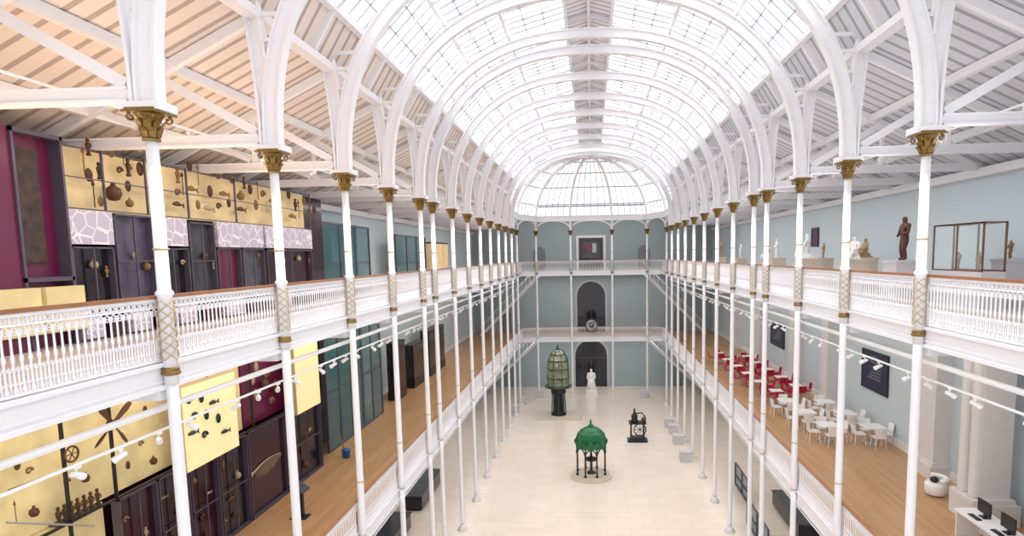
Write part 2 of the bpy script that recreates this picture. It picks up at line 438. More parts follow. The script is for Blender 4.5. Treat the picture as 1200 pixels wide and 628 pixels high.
# ------------------------------------------------------------------ columns (run unbroken past both galleries)
def shaft(z0, z1, r0, r1):
    pr = [(r0, 0), (r0, .3), (r1, z1-z0-.5), (r1, z1-z0)]
    return MB().lathe(pr, n=16, z=z0).mesh("shaft", IRON, True)
SH_LO = shaft(.2, MZ, .095, .09); SH_MID = shaft(MZ, UZ-.3, .095, .086)
SH_UP = MB().lathe([(.10, 0), (.10, 1.35), (.125, 1.38), (.125, 1.42), (.093, 1.46), (.086, zr(1.8)-UZ+.3)], n=16, z=UZ-.3).mesh("shaft", IRON, True)
def capital():
    mb = MB(); mb.lathe([(.12, 0), (.125, .03), (.10, .05), (.105, .2), (.16, .33), (.2, .38)], n=16)
    mb.box(-.25, -.25, .385, .25, .25, .42); mb.box(-.22, -.22, .42, .22, .22, .45)
    for row, (z0, h, r, n, of) in enumerate(((.05, .15, .115, 8, 0), (.14, .17, .13, 8, .5))):
        for k in range(n):
            a = 2*pi*(k+of)/n; ca, sa = math.cos(a), math.sin(a); w = .04
            def q(rad, lat, z): return (ca*rad-sa*lat, sa*rad+ca*lat, z)
            vs = [q(r, -w, z0), q(r, w, z0), q(r+.025, w*1.3, z0+h*.5), q(r+.025, -w*1.3, z0+h*.5), q(r+.07, w*.9, z0+h*.9), q(r+.07, -w*.9, z0+h*.9), q(r+.1, 0, z0+h*.75)]
            mb.add(vs, [(0,1,2,3), (3,2,4,5), (5,4,6)])
    for k in range(4):
        a = pi/4+k*pi/2; c = Vector((math.cos(a), math.sin(a), 0))
        path = []
        for j in range(12):
            tt = j/11*2.2*pi; rr = .06*(1-j/14); ctr = c*.235
            path.append(ctr+c*(rr*math.sin(tt))+Vector((0,0,.32+rr*math.cos(tt))))
        mb.tube(path, .018, 5)
        a = k*pi/2; mb.ell((.19*math.cos(a), .19*math.sin(a), .4), .035, 6, 4)
    return mb.mesh("capital", GOLD, False)
CAPM = capital()
def lattice():
    mb = MB(); R_ = .122; H = .92
    for k in range(4):
        for sgn in (1, -1):
            path = [(R_*math.cos(k*pi/2+sgn*j/16*3*pi), R_*math.sin(k*pi/2+sgn*j/16*3*pi), j/16*H) for j in range(17)]
            mb.tube(path, .008, 4)
    return mb.mesh("lattice_sleeve", mat("pale_gilt_lattice", (.50, .40, .22), .4, .2))
LATM = lattice()
RINGM = MB().lathe([(.1, 0), (.135, .02), (.135, .05), (.11, .07), (.125, .09), (.125, .11), (.1, .13)], n=14).mesh("gilt_collar", GOLD, True)
ringthin = MB().lathe([(.09, 0), (.112, .012), (.112, .03), (.09, .042)], n=14).mesh("gilt_ring", mat("pale_gilt", (.55, .45, .25), .4, .4), True)
BASEM = MB().lathe([(.26, 0), (.26, .05), (.2, .1), (.2, .16), (.12, .26)], n=16).mesh("pedestal", STONE, True)
def make_col():
    a = thing("column", "slender white cast-iron column with gilded leafy capital", "column", (0,0,0), "gallery columns")
    part("shaft", SH_LO, a); part("shaft", SH_MID, a); part("shaft", SH_UP, a)
    part("capital", CAPM, a, (0,0,zr(1.78))); part("lattice_sleeve", LATM, a, (0,0,UZ+.08)); part("gilt_collar", RINGM, a, (0,0,UZ-.16))
    part("gilt_ring", ringthin, a, (0,0,UZ+1.75)); part("gilt_ring", ringthin, a, (0,0,MZ+1.6)); part("gilt_ring", ringthin, a, (0,0,MZ+.02)); part("pedestal", BASEM, a)
    return a
c0 = None
pos = [(sx*(D), y) for y in COLY for sx in (-1, 1)] + [(c[0], c[1]-.4) for c in endpts[2:6]]
for i, (x, y) in enumerate(pos):
    if c0 is None: c0 = make_col(); c0.location = (x, y, 0)
    else: copy_thing(c0, (x, y, 0))
for (x, y) in [(754, 466), (784, 500), (789, 508), (794, 520), (803, 540), (632, 466), (612, 474), (604, 484)]:
    p = P(x, y, 0, 2)
    mb = MB(); mb.box(-.32, -.32, 0, .32, .32, .62); mb.box(-.35, -.35, .62, .35, .35, .68)
    mb.obj("box_plinth", GREYP, loc=(p.x, p.y, 0), label="plain pale grey box plinth on the hall floor", cat="plinth", group="box plinths beside columns")

# ------------------------------------------------------------------ railings
BAL = MB().lathe([(.026, 0), (.026, .05), (.015, .08), (.014, .36), (.023, .39), (.023, .43), (.014, .46), (.013, .74), (.024, .76)], n=6).mesh("baluster", IRON, True)
RAILCACHE = {}
def rail_meshes(L, far):
    key = (round(L, 2), far)
    if key in RAILCACHE: return RAILCACHE[key]
    n = max(4, round(L/.112)); st = L/n
    hand = MB().box(0, -.05, 1.0, L, .05, 1.05).mesh("handrail", WOODRAIL)
    mb = MB().box(0, -.03, .955, L, .03, .998).box(0, -.02, .85, L, .02, .875).box(0, -.035, .04, L, .035, .07)
    for i in range(n):
        x0 = i*st
        arc = [(x0, 0, .70), (x0+st*.14, 0, .79), (x0+st*.5, 0, .852), (x0+st*.86, 0, .79), (x0+st, 0, .70)]
        mb.tube(arc, .015, 4)
        cx = x0+st/2
        mb.tube([(cx+.032*math.cos(a*pi/3), 0, .915+.032*math.sin(a*pi/3)) for a in range(6)], .012, 4, True)
        if not far:
            mb.cyl((cx, 0, .06), (cx, 0, .31), .012, n=5); mb.ell((cx, 0, .33), .022, 5, 4)
            mb.tube([(x0, 0, .40), (x0+st*.25, 0, .345), (cx, 0, .375), (x0+st*.75, 0, .345), (x0+st, 0, .40)], .010, 4)
            mb.tube([(cx+.024*math.cos(a*pi/3), 0, .765+.024*math.sin(a*pi/3)) for a in range(6)], .008, 4, True)
            mb.box(x0-.012, -.012, .87, x0+.012, .012, .96)
            mb.tube([(x0, 0, .20), (cx, 0, .16), (x0+st, 0, .20)], .009, 4)
    arcade = mb.mesh("arcade_rail", IRON)
    allb = None
    if far:
        mb = MB()
        for i in range(n+1):
            mb.cyl((i*st, 0, .06), (i*st, 0, .77), .016, n=4)
            mb.box(i*st-.024, -.022, .38, i*st+.024, .022, .43)
            if i < n: mb.cyl(((i+.5)*st, 0, .06), ((i+.5)*st, 0, .32), .014, n=4)
        allb = mb.mesh("balusters", IRON)
    RAILCACHE[key] = (hand, arcade, allb, n, st); return RAILCACHE[key]
def railing(x, y, z, L, rz, far, lab="white cast-iron gallery railing with arched balusters and brown handrail"):
    a = thing("railing", lab, "railing", (x, y, z), "gallery railing sections"); a.rotation_euler = (0, 0, rz)
    hand, arc, allb, n, st = rail_meshes(L, far)
    part("handrail", hand, a, label="brown wooden handrail"); part("arcade_rail", arc, a)
    if far:
        o = part("balusters", allb, a); o["kind"] = "stuff"
    else:
        for i in range(n): part("baluster", BAL, a, (i*st, 0, .06))
ys = [3.0, 5.2]+COLY+[YE-CH]
for z in (MZ+.02, UZ+.02):
    for sx in (-1, 1):
        for i in range(len(ys)-1):
            L = ys[i+1]-ys[i]
            near = (z > 10 and ys[i] < 19)
            railing(sx*(DS+.01), ys[i], z, L, pi/2, not near)
        # curved corner in three short sections
        ap = [0, pi/6, pi/3, pi/2]
        cp = [(sx*(DS-CH*(1-math.cos(a))), YE-.1-CH*(1-math.sin(a))) for a in ap]
        for q in range(3):
            (xa, ya), (xb, yb) = cp[q], cp[q+1]
            railing(xa, ya, z, math.hypot(xb-xa, yb-ya), math.atan2(yb-ya, xb-xa), True)
    xs = [-(DS-CH), -1.9, 1.9, DS-CH]
    for i in range(3): railing(xs[i], YE-.12, z, xs[i+1]-xs[i], 0, True)

# ------------------------------------------------------------------ clock on the end rail
p = P(693, 381, YE-.35, 1)
ck = thing("clock", "round dark wall clock with white numerals fixed to railing", "clock", p)
MB().cyl((0, .1, 0), (0, -.02, 0), .5, n=28).obj("face", mat("clock_face_blue", (.02, .03, .06), .4), ck)
mb = MB(); mb.tube([(.54*math.cos(a*pi/16), -.03, .54*math.sin(a*pi/16)) for a in range(32)], .04, 5, True); mb.obj("rim", BLACK, ck)
mb = MB(); mb.tube([(.46*math.cos(a*pi/16), -.03, .46*math.sin(a*pi/16)) for a in range(32)], .022, 4, True); mb.obj("minute_ring", WPL, ck)
NUM = ["XII","I","II","III","IIII","V","VI","VII","VIII","IX","X","XI"]
for k, s_ in enumerate(NUM):
    a = pi/2-k*pi/6
    cu = bpy.data.curves.new("numeral", 'FONT'); cu.body = s_; cu.size = .2; cu.align_x = 'CENTER'; cu.align_y = 'CENTER'; cu.extrude = .004; cu.offset = .004
    tmp = bpy.data.objects.new("tmp", cu); COL.objects.link(tmp)
    dg = bpy.context.evaluated_depsgraph_get(); me = bpy.data.meshes.new_from_object(tmp.evaluated_get(dg)); bpy.data.objects.remove(tmp)
    me.materials.clear(); me.materials.append(WPL)
    o = bpy.data.objects.new("numeral", me); COL.objects.link(o); o.parent = ck
    o.location = (.33*math.cos(a), -.03, .33*math.sin(a)); o.rotation_euler = (pi/2, 0, 0); o.scale = (.75, 1, 1)
MB().beam((0, -.04, 0), (.12, -.04, .2), .045, .01, (0,1,0)).obj("hour_hand", WPL, ck)
MB().beam((0, -.045, 0), (-.28, -.045, .12), .035, .01, (0,1,0)).obj("minute_hand", WPL, ck)

# ------------------------------------------------------------------ end wall doors, stairs
def arch_outline(x0, x1, z0, z1, n=12):
    r = (x1-x0)/2; c = (x0+x1)/2; zz = z1-r
    return [(x0, z0), (x0, zz)]+[(c-r*math.cos(pi*k/n), zz+r*math.sin(pi*k/n)) for k in range(1, n)]+[(x1, zz), (x1, z0)]
for i, (x0, y0, x1, z0) in enumerate(((674, 398, 711, 0), (676, 330, 709, MZ))):
    a = P(x0, y0, YB, 1); b = P(x1, y0, YB, 1)
    struct(MB().prism(arch_outline(a.x, b.x, z0, a.z), YB-.06, YB-.02, 1), f"door_{i+1}", DARK)
    out = arch_outline(a.x-.22, b.x+.22, z0, a.z+.22); inn = arch_outline(a.x, b.x, z0, a.z)
    mb = MB(); N = len(out)
    vs = [(x, YB-.12, z) for x, z in out]+[(x, YB-.12, z) for x, z in inn]+[(x, YB-.0, z) for x, z in out]+[(x, YB-.0, z) for x, z in inn]
    fs = []
    for k in range(N-1):
        fs += [(k, k+1, N+k+1, N+k), (k, 2*N+k, 2*N+k+1, k+1), (N+k, N+k+1, 3*N+k+1, 3*N+k)]
    mb.add(vs, fs); struct(mb, f"trim_{t}", mat("door_surround_grey", (.5, .54, .56), .6)); t += 1
    cx = (a.x+b.x)/2
    struct(MB().box(a.x+.1, YB-.1, z0+2.9, b.x-.1, YB-.06, z0+3.0).box(cx-.05, YB-.1, z0, cx+.05, YB-.06, z0+2.9).box(a.x+.7, YB-.1, z0, a.x+.78, YB-.06, z0+2.9).box(b.x-.78, YB-.1, z0, b.x-.7, YB-.06, z0+2.9), f"trim_{t}", mat("door_frame_dark", (.05, .05, .06), .4)); t += 1
a = P(678, 279, YB, 1); b = P(707, 304, YB, 1)
struct(MB().box(a.x, YB-.05, UZ, b.x, YB-.01, a.z), "door_3", DARK)
struct(MB().box(a.x-.25, YB-.1, UZ, a.x, YB, a.z+.25).box(b.x, YB-.1, UZ, b.x+.25, YB, a.z+.25).box(a.x, YB-.1, a.z, b.x, YB, a.z+.25), f"trim_{t}", WHITE); t += 1
pp = thing("poster", "framed poster with red and white shapes hung in doorway", "poster", (0, YB-.08, 0))
a = P(683, 283, YB-.1, 1); b = P(703, 302, YB-.1, 1)
MB().box(a.x, -.02, b.z, b.x, 0, a.z).obj("backing", mat("poster_ground", (.16, .14, .18), .5, var=.5, scale=2), pp)
w_ = b.x-a.x
MB().box(a.x+.15*w_, -.04, a.z-.8, a.x+.45*w_, -.021, a.z-.3).obj("colour_block", mat("poster_red", (.3, .05, .06), .5), pp)
MB().box(a.x+.55*w_, -.04, a.z-1.1, a.x+.8*w_, -.021, a.z-.2).obj("colour_block", mat("poster_white", (.55, .55, .6), .5), pp)
for (z0, xx) in ((0, -8.5), (0, 8.5), (MZ, -8.8), (MZ, 8.8), (UZ, -5.2), (UZ, 5.2)):
    struct(MB().prism(arch_outline(xx-.6, xx+.6, z0, z0+2.4), YB-.05, YB-.01, 1), "door_side", mat("niche_grey", (.22, .26, .28), .6))
for z in (0, MZ):
    for sx in (-1, 1):
        H = (MZ if z == 0 else UZ-MZ)
        st = thing("staircase", "white iron staircase climbing to the next gallery", "staircase", (sx*10.8, 57.6, z), "end gallery staircases")
        nst = 30; run = 6.0/nst
        mb = MB()
        for k in range(nst): 
            xk = -sx*k*run; mb.box(xk, -.6, (k+1)*H/nst-.05, xk-sx*run, .6, (k+1)*H/nst)
        mb.obj("steps", GREYP, st)
        for yy in (-.65, .65):
            MB().beam((0, yy, .1), (-sx*6.0, yy, H-.1), .06, .22).obj("stringer", WHITE, st)
            MB().beam((0, yy, 1.0), (-sx*6.0, yy, H+.9), .04, .04).obj("handrail", WHITE, st)
            mb = MB()
            for k in range(0, nst, 2): mb.cyl((-sx*k*run, yy, k*H/nst+.1), (-sx*k*run, yy, k*H/nst+1.0), .015, n=4)
            mb.obj("balusters", WHITE, st)

# ------------------------------------------------------------------ pipes, lighting tracks, spotlights
def spot():
    a = thing("spotlight", "small white track spotlight", "spotlight", (0,0,0), "track spotlights")
    MB().cyl((0, 0, 0), (0, 0, -.10), .015, n=6).obj("bracket", WPL, a)
    MB().box(-.05, -.03, -.02, .05, .03, .02).obj("adapter", WPL, a)
    MB().tube([(0, -.07, -.08), (0, .02, -.12), (0, .03, -.125), (0, .10, -.17)], [.033, .038, .046, .05], 10).obj("lamp_head", WPL, a)
    return a
s0 = None
for sx in (-1, 1):
    for (z, r, nm) in ((zr(-2.28), .055, "ceiling_pipe"), (zr(-2.62), .025, "lighting_track")):
        MB().cyl((sx*(D+.25), 3, z), (sx*(D+.25), 52, z), r, n=8).obj(nm, WPL, label="white pipe running below the upper gallery" if r > .03 else "white lighting track slung below gallery", cat="pipe" if r > .03 else "light track")
    MB().cyl((sx*8.3, 3, zr(2.72)), (sx*8.3, 50, zr(2.72)), .025, n=6).obj("lighting_track", WPL, label="white lighting track hung under aisle ceiling", cat="light track")
    MB().cyl((sx*(D+.3), 8, MZ-.75), (sx*(D+.3), 52, MZ-.75), .03, n=6).obj("lighting_track", WPL, label="white lighting track under lower gallery", cat="light track")
    y = 7.2; k = 0
    while y < 46:
        for (xx, z) in ((sx*(D+.25), zr(-2.64)), (sx*8.3, zr(2.7))):
            if xx*sx > 8 and k % 3: continue
            if s0 is None: s0 = spot(); s0.location = (xx, y, z)
            else: copy_thing(s0, (xx, y, z), random.choice((.6, 1.4, 2.2, -1.2, -2)))
        k += 1; y += (.75 if k % 4 else 1.3)

# ------------------------------------------------------------------ left exhibition wall
XL = -10.2
def Yx(x, X=XL): return P(x, 400, X).y
def case(x0, x1, z0, z1, back, label, name="display_case", frame=FRAME, dep=.5, proud=0, mull=0, glass=False, fw=.05, tran=0):
    ya, yb = Yx(x0), Yx(x1); X = XL+proud
    a = thing(name, label, "display case", (X-dep, ya, z0))
    L = yb-ya; H = z1-z0
    MB().box(0, .01, .01, .06, L-.01, H-.01).obj("back_panel", back, a)
    mb = MB().box(0, 0, 0, dep, fw, H).box(0, L-fw, 0, dep, L, H).box(0, 0, 0, dep, L, fw).box(0, 0, H-fw, dep, L, H)
    for k in range(mull): yy = L*(k+1)/(mull+1); mb.box(dep-.03, yy-.015, 0, dep, yy+.015, H)
    for k in range(tran): zz = H*(k+1)/(tran+1); mb.box(dep-.03, 0, zz-.015, dep, L, zz+.015)
    mb.obj("frame", frame, a)
    if glass: MB().box(dep-.03, fw, fw, dep-.02, L-fw, H-fw).obj("glass_pane", CLEAR, a)
    return a
def panel(x0, x1, z0, z1, m, label, name="wall_panel", cat="panel", proud=0, th=.12, group=None):
    ya, yb = Yx(x0), Yx(x1); X = XL+proud
    return MB().box(-th, 0, 0, 0, yb-ya, z1-z0).obj(name, m, loc=(X, ya, z0), label=label, cat=cat, group=group)
struct(MB().box(-W, 9.0, UZ, -10.75, 23.6, zr(2.35)), "wall_partition_upper", MAROON2)
struct(MB().box(-W, 9.0, MZ, -10.75, 22.6, zr(-2.0)), "wall_partition_lower", MAROON2)
u = thing("tall_display_unit", "tall dark maroon display unit with a carved panel inside", "display unit", (XL, Yx(-30), UZ))
L0 = Yx(34)-Yx(-30); L1 = Yx(92)-Yx(-30); H = zr(2.42)-UZ
MB().box(-.5, -1.0, 0, .02, L0, H).obj("side_cabinet", MAROON, u)
MB().box(-.5, L0, 0, -.2, L1, H).obj("back_panel", MAROON, u)
MB().box(-.5, L0, 0, .06, L0+.05, H).box(-.5, L1-.05, 0, .06, L1, H).box(-.5, L0, H-.08, .06, L1, H).box(-.5, L0, 1.25, .06, L1, 1.33).obj("frame", FRAME, u)
MB().box(-.2, L0+.2, 1.6, -.14, L1-.35, H-.3).obj("carved_panel", mat("weathered_relief", (.10, .06, .05), .7, var=.48, scale=6), u)
for (a_, b_) in ((-10, 42), (48, 94)):
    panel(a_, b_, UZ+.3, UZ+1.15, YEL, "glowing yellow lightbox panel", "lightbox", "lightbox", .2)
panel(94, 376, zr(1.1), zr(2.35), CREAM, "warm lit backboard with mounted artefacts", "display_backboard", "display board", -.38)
mb = MB()
for x in (94, 142, 190, 236, 290, 334, 374): yy = Yx(x); mb.box(-10.29, yy-.018, zr(1.1), -10.25, yy+.018, zr(2.35))
for z in (1.1, 1.72, 2.32): mb.box(-10.31, Yx(94), zr(z)-.012, -10.292, Yx(374), zr(z)+.012)
mb.obj("display_rack", FRAME, label="thin dark metal rack holding artefacts", cat="rack")
for (a_, b_) in ((92, 144), (191, 229), (264, 316), (319, 372)):
    panel(a_, b_, zr(.38), zr(1.06), LILAC, "lilac panel printed with pale scute line pattern", "printed_panel", "panel", .02, group="lilac printed panels")
CDK = [(95, 144, -1.0, .33), (147, 190, -1.0, 1.05), (192, 230, -1.0, .33), (232, 261, -1.0, 1.0), (263, 290, -1.0, .36), (292, 317, -1.0, .36), (320, 372, -1.0, .33)]
for k, (a_, b_, z0, z1) in enumerate(CDK):
    bk = (DARK, mat("mineral_photo", (.11, .09, .16), .3, var=.45, scale=3), DARK, mat("slate_display", (.07, .07, .10), .4, var=.5, scale=3), MAROON, mat("grey_photo", (.13, .13, .16), .4, var=.6, scale=4), MAROON2)[k]
    case(a_, b_, zr(z0), zr(z1), bk, "dark glazed display case with small exhibits", dep=.2, mull=1, tran=1 if k in (1, 3) else 0, fw=.035)
for k in range(10):
    x = 100+k*28
    panel(x, x+20, UZ+.05, zr(-1.05), (LILAC, MAROON2)[k % 2], "low printed plinth panel beneath display cases", "base_panel", "panel", .05, .3)
ARTN = {"mask": ("mask", "carved brown ceremonial mask"), "gourd": ("gourd", "brown woven gourd vessel"), "figurine": ("figurine", "small carved standing figurine"), "shell": ("spiral_shell", "pale spiral shell"), "fish": ("fish_model", "small mounted fish model"), "spear": ("spear", "long thin wooden spear")}
ARTC = {}
def artefact(kind, x, y, s_, m, X=-10.36, label=None, group="mounted artefacts"):
    p = P(x, y, X)
    key = (kind, m.name)
    if key not in ARTC:
        mb = MB()
        if kind == "mask":
            mb.ell((0, 0, 0), (.05, .10, .16), 10, 8); mb.ell((.05, 0, -.01), (.03, .02, .05), 6, 4)
            mb.ell((.045, -.04, .05), (.015, .02, .012), 6, 4); mb.ell((.045, .04, .05), (.015, .02, .012), 6, 4); mb.box(.03, -.03, -.1, .06, .03, -.085)
        elif kind == "gourd":
            mb.lathe([(.01, -.15), (.09, -.13), (.14, -.03), (.12, .08), (.05, .13), (.03, .18), (.045, .2)], n=12)
        elif kind == "figurine":
            mb.lathe([(.05, -.2), (.05, -.16), (.03, -.14), (.045, -.02), (.06, .06), (.025, .1)], n=8); mb.ell((0, 0, .15), (.04, .04, .055), 8, 5)
            mb.tube([(0, -.06, .05), (.03, -.08, -.03), (.05, -.02, -.04)], .014, 5); mb.tube([(0, .06, .05), (.03, .08, -.03), (.05, .02, -.04)], .014, 5)
        elif kind == "shell":
            mb.tube([(0, .12*math.cos(k*.5)*(1-k/16), .12*math.sin(k*.5)*(1-k/16)) for k in range(14)], [.02+.03*(1-k/14) for k in range(14)], 7)
        elif kind == "fish":
            mb.tube([(0, -.2, 0), (0, -.12, .02), (0, 0, .03), (0, .12, .01), (0, .2, 0)], [.01, .05, .07, .04, .012], 8)
            mb.prism([(.18, 0), (.28, .08), (.26, 0), (.28, -.08)], -.01, .01, 0)
        elif kind == "spear":
            mb.tube([(0, 0, -.3), (0, 0, .2), (0, 0, .21), (0, 0, .25), (0, 0, .36)], [.012, .012, .03, .035, .004], 6)
        ARTC[key] = mb.mesh(ARTN[kind][0], m, True)
    o = bpy.data.objects.new(ARTN[kind][0], ARTC[key]); COL.objects.link(o); o.location = p
    tag(o, label or ARTN[kind][1]+" mounted on lit display board", kind if kind != "fish" else "model", None, group)
    o.scale = (s_, s_, s_); return o
ART = [("figurine",103,172,.9,BROWN),("mask",104,205,.9,BROWN),("figurine",120,170,.8,TAN),("gourd",133,226,1.15,BROWN),("mask",130,178,.8,TAN),("figurine",150,196,1.0,BROWN),("mask",164,198,1.0,BROWN),
 ("mask",163,172,.8,BONE),("gourd",152,238,.6,TAN),("mask",150,218,.8,BROWN),("figurine",208,205,1.0,TAN),("mask",222,195,.9,BROWN),("shell",240,200,.9,TAN),("shell",256,207,1.0,TAN),("mask",246,224,1.0,BROWN),("fish",262,228,1.0,TAN),
 ("shell",272,212,1.0,TAN),("gourd",282,230,.8,TAN),("mask",293,222,1.0,BROWN),("mask",300,240,1.0,TAN),("shell",308,228,1.0,TAN),("fish",282,246,1.0,BROWN),("mask",338,228,1.0,BROWN),("figurine",346,240,1.1,BROWN),("mask",356,236,1.0,TAN),("shell",362,250,1.1,TAN),("fish",342,254,1.1,TAN),("gourd",322,244,.7,BROWN),("fish",224,222,1.0,TAN),("shell",208,226,.8,TAN),("figurine",116,200,.9,BROWN),("fish",244,245,1.0,BONE),
 ("spear",110,228,.9,BROWN),("spear",98,190,.9,TAN),("spear",144,180,.8,BROWN),("mask",118,236,.7,TAN),("shell",140,200,.7,BROWN),("spear",214,216,.9,BROWN),("spear",232,206,.9,TAN),("fish",208,240,.9,BROWN),("mask",232,240,.8,TAN),("shell",256,242,.8,BROWN),("mask",268,238,.8,BROWN),("figurine",286,214,.9,BROWN),("spear",302,224,.9,TAN),("fish",318,236,.9,TAN),("mask",328,252,.8,BROWN),("spear",350,246,1.0,TAN),("mask",368,246,1.0,BROWN)]
for a_ in ART: artefact(*a_)
for k, (x, y) in enumerate([(110, 310), (125, 318), (136, 308), (158, 300), (172, 312), (202, 312), (214, 308), (222, 318), (240, 300), (250, 310), (303, 300), (334, 305), (350, 303), (362, 306)]):
    artefact(("gourd", "figurine", "shell", "mask")[k % 4], x, y, .6, (BONE, TAN, BROWN)[k % 3], X=-10.28, label="small exhibit inside a dark display case", group="cased exhibits")
# -- lower level
zt, zs_, zb = zr(-2.1), zr(-5.05), MZ
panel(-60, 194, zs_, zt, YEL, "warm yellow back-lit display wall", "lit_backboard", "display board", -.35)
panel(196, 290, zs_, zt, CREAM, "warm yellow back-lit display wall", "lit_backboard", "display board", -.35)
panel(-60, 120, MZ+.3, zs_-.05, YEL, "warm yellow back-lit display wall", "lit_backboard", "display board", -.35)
panel(292, 374, zs_, zt, MAROON, "dark maroon display board", "display_board", "display board", -.35)
mb = MB()
for x in (-40, 62, 121, 195, 240, 291, 332, 374): yy = Yx(x); mb.box(-10.26, yy-.022, MZ+.1 if x < 115 else zs_, -10.2, yy+.022, zt)
for z in (zt, zs_+.02): mb.box(-10.26, Yx(-60), z-.022, -10.2, Yx(374), z+.022)
mb.obj("display_rack", BLACK, label="black steel rack framing the lit displays", cat="rack")
for k, (a_, b_) in enumerate(((122, 170), (172, 209), (211, 245), (247, 281), (283, 330), (332, 371))):
    case(a_, b_, MZ+.02, zs_-.03, (DARK if k % 2 else MAROON2), "tall dark glazed case with faint exhibits inside", frame=FRAME, mull=0 if k == 4 else 1, tran=0 if k == 4 else 1, dep=.2, fw=.03)
    ya = Yx(a_); L = Yx(b_)-ya
    if k == 4:
        sk = thing("skeleton", "long golden ribbed fish skeleton in dark case", "skeleton", (-10.3, ya+.2, MZ+1.35))
        N = 22; ln = L-.5
        MB().tube([(0, ln*j/N, .18*math.sin(j/N*2.6)) for j in range(N+1)], [.03-.001*j for j in range(N+1)], 6).obj("spine", BONE, sk)
        for j in range(2, N):
            y_ = ln*j/N; z_ = .18*math.sin(j/N*2.6); h_ = .42*math.sin(pi*(j+2)/(N+3))
            MB().tube([(0, y_, z_), (.03, y_+.02, z_-h_*.5), (.0, y_+.08, z_-h_)], .011, 4).obj("rib_bone", BONE, sk)
        MB().ell((0, -.06, 0), (.05, .16, .09), 8, 6).obj("skull", BONE, sk, True)
        continue
    for j in range(5):
        o = artefact(("fish", "gourd", "figurine", "shell")[(j+k) % 4], a_+8, 560, random.uniform(.5, .8), (TAN, BROWN, BONE)[j % 3], -10.38, "small exhibit behind dark case glass", "lower cased exhibits")
        o.location = (-10.3, ya+L*(.12+.76*((j*.37) % 1)), MZ+.5+(j % 4)*.55)
def lbox(x0, y0, x1, y1, label, th=.24):
    a = P(x0, y0, XL+.25); b = P(x1, y1, XL+.25)
    g = thing("lightbox", label, "lightbox", (XL+.25, a.y, b.z))
    MB().box(-th, 0, 0, -.02, b.y-a.y, a.z-b.z).obj("housing", BOXSIDE, g); MB().box(-.02, .02, .02, 0, b.y-a.y-.02, a.z-b.z-.02).obj("lit_face", mat("bright_lightbox", (.92, .78, .42), .6, em=.4, var=.1), g); return g
lbox(212, 455, 281, 522, "glowing yellow lightbox with dark animal silhouettes")
lbox(344, 402, 376, 472, "tall glowing yellow lightbox")
def on(kind, x, y, s_, m, X, lab, grp): return artefact(kind, x, y, s_, m, X, lab, grp)
DG2 = mat("dark_green_cast", (.01, .035, .03), .4)
for k, (x, y) in enumerate([(222, 470), (236, 466), (250, 472), (228, 488), (242, 486), (226, 508), (240, 510), (256, 490), (264, 506)]):
    on(("shell", "mask", "fish")[k % 3], x, y, .85, DG2, XL+.29, "dark cast creature mounted on yellow lightbox", "lightbox creatures")
a = P(64, 606, -10.4)
MB().box(-.15, 0, -.04, .15, P(118, 600, -10.4).y-a.y, 0).obj("display_shelf", FRAME, loc=(-10.4, a.y, a.z-.17), label="thin dark shelf carrying a row of figurines", cat="shelf")
for k in range(7):
    o = on("figurine", 68+k*8, 600, .85, BROWN, -10.4, "small brown figurine standing in a row on shelf", "figurine row"); o.location.z = a.z
for k, (x, y) in enumerate([(300, 430), (312, 440), (322, 452), (300, 462), (318, 470), (310, 450), (296, 445), (340, 440), (335, 425)]):
    on(("mask", "shell", "gourd")[k % 3], x, y, 1.0, (BONE, TAN, BROWN)[k % 3], -10.4, "artefact mounted on maroon display board", "maroon board artefacts")
for k, (x, y) in enumerate([(20, 545), (34, 552), (40, 600), (18, 600), (150, 545), (165, 520), (180, 540), (150, 470), (170, 480), (78, 565), (100, 560)]):
    on(("mask", "shell", "gourd", "spear")[k % 4], x, y, .6, (BROWN, TAN)[k % 2], -10.4, "artefact mounted on yellow back-lit wall", "yellow wall artefacts")
p = P(132, 497, XL+.12)
pr = thing("propeller", "brown wooden four-bladed propeller on display", "propeller", p)
MB().cyl((-.1, 0, 0), (.1, 0, 0), .07, n=12).obj("hub", BLACK, pr)
for k in range(4):
    a = k*pi/2+.6; c, s_ = math.cos(a), math.sin(a)
    mb = MB(); vs = []
    for r, w in ((.06, .03), (.2, .03), (.4, .055), (.54, .045), (.62, .02)):
        vs += [(-.02, r*c-w*s_, r*s_+w*c), (.02, r*c+w*s_, r*s_-w*c)]
    fs = [(2*i, 2*i+1, 2*i+3, 2*i+2) for i in range(4)]
    mb.add(vs, fs); mb.add([(x+.02, y, z) for x, y, z in vs], fs); mb.obj("blade", BROWN, pr)
p = P(84, 532, XL+.1)
gw = thing("spoked_wheel", "dark spoked wheel mounted on the lit wall", "wheel", p)
MB().tube([(0, .15*math.cos(a*pi/10), .15*math.sin(a*pi/10)) for a in range(20)], .02, 6, True).obj("rim", BROWN, gw)
mb = MB()
for k in range(3): a = k*pi/3; mb.cyl((0, .15*math.cos(a), .15*math.sin(a)), (0, -.15*math.cos(a), -.15*math.sin(a)), .01, n=5)
mb.obj("spokes", BROWN, gw)
p0, p1 = P(10, 575, XL+.1), P(50, 560, XL+.1)
MB().cyl(p0, p1, .025, n=8).obj("wooden_club", BROWN, label="dark wooden club mounted horizontally", cat="club")
p0, p1 = P(8, 612, XL+.1), P(110, 616, XL+.1)
MB().cyl(p0, p1, .02, n=8).obj("steel_tube", CHROME, label="thin steel tube exhibit", cat="tube")
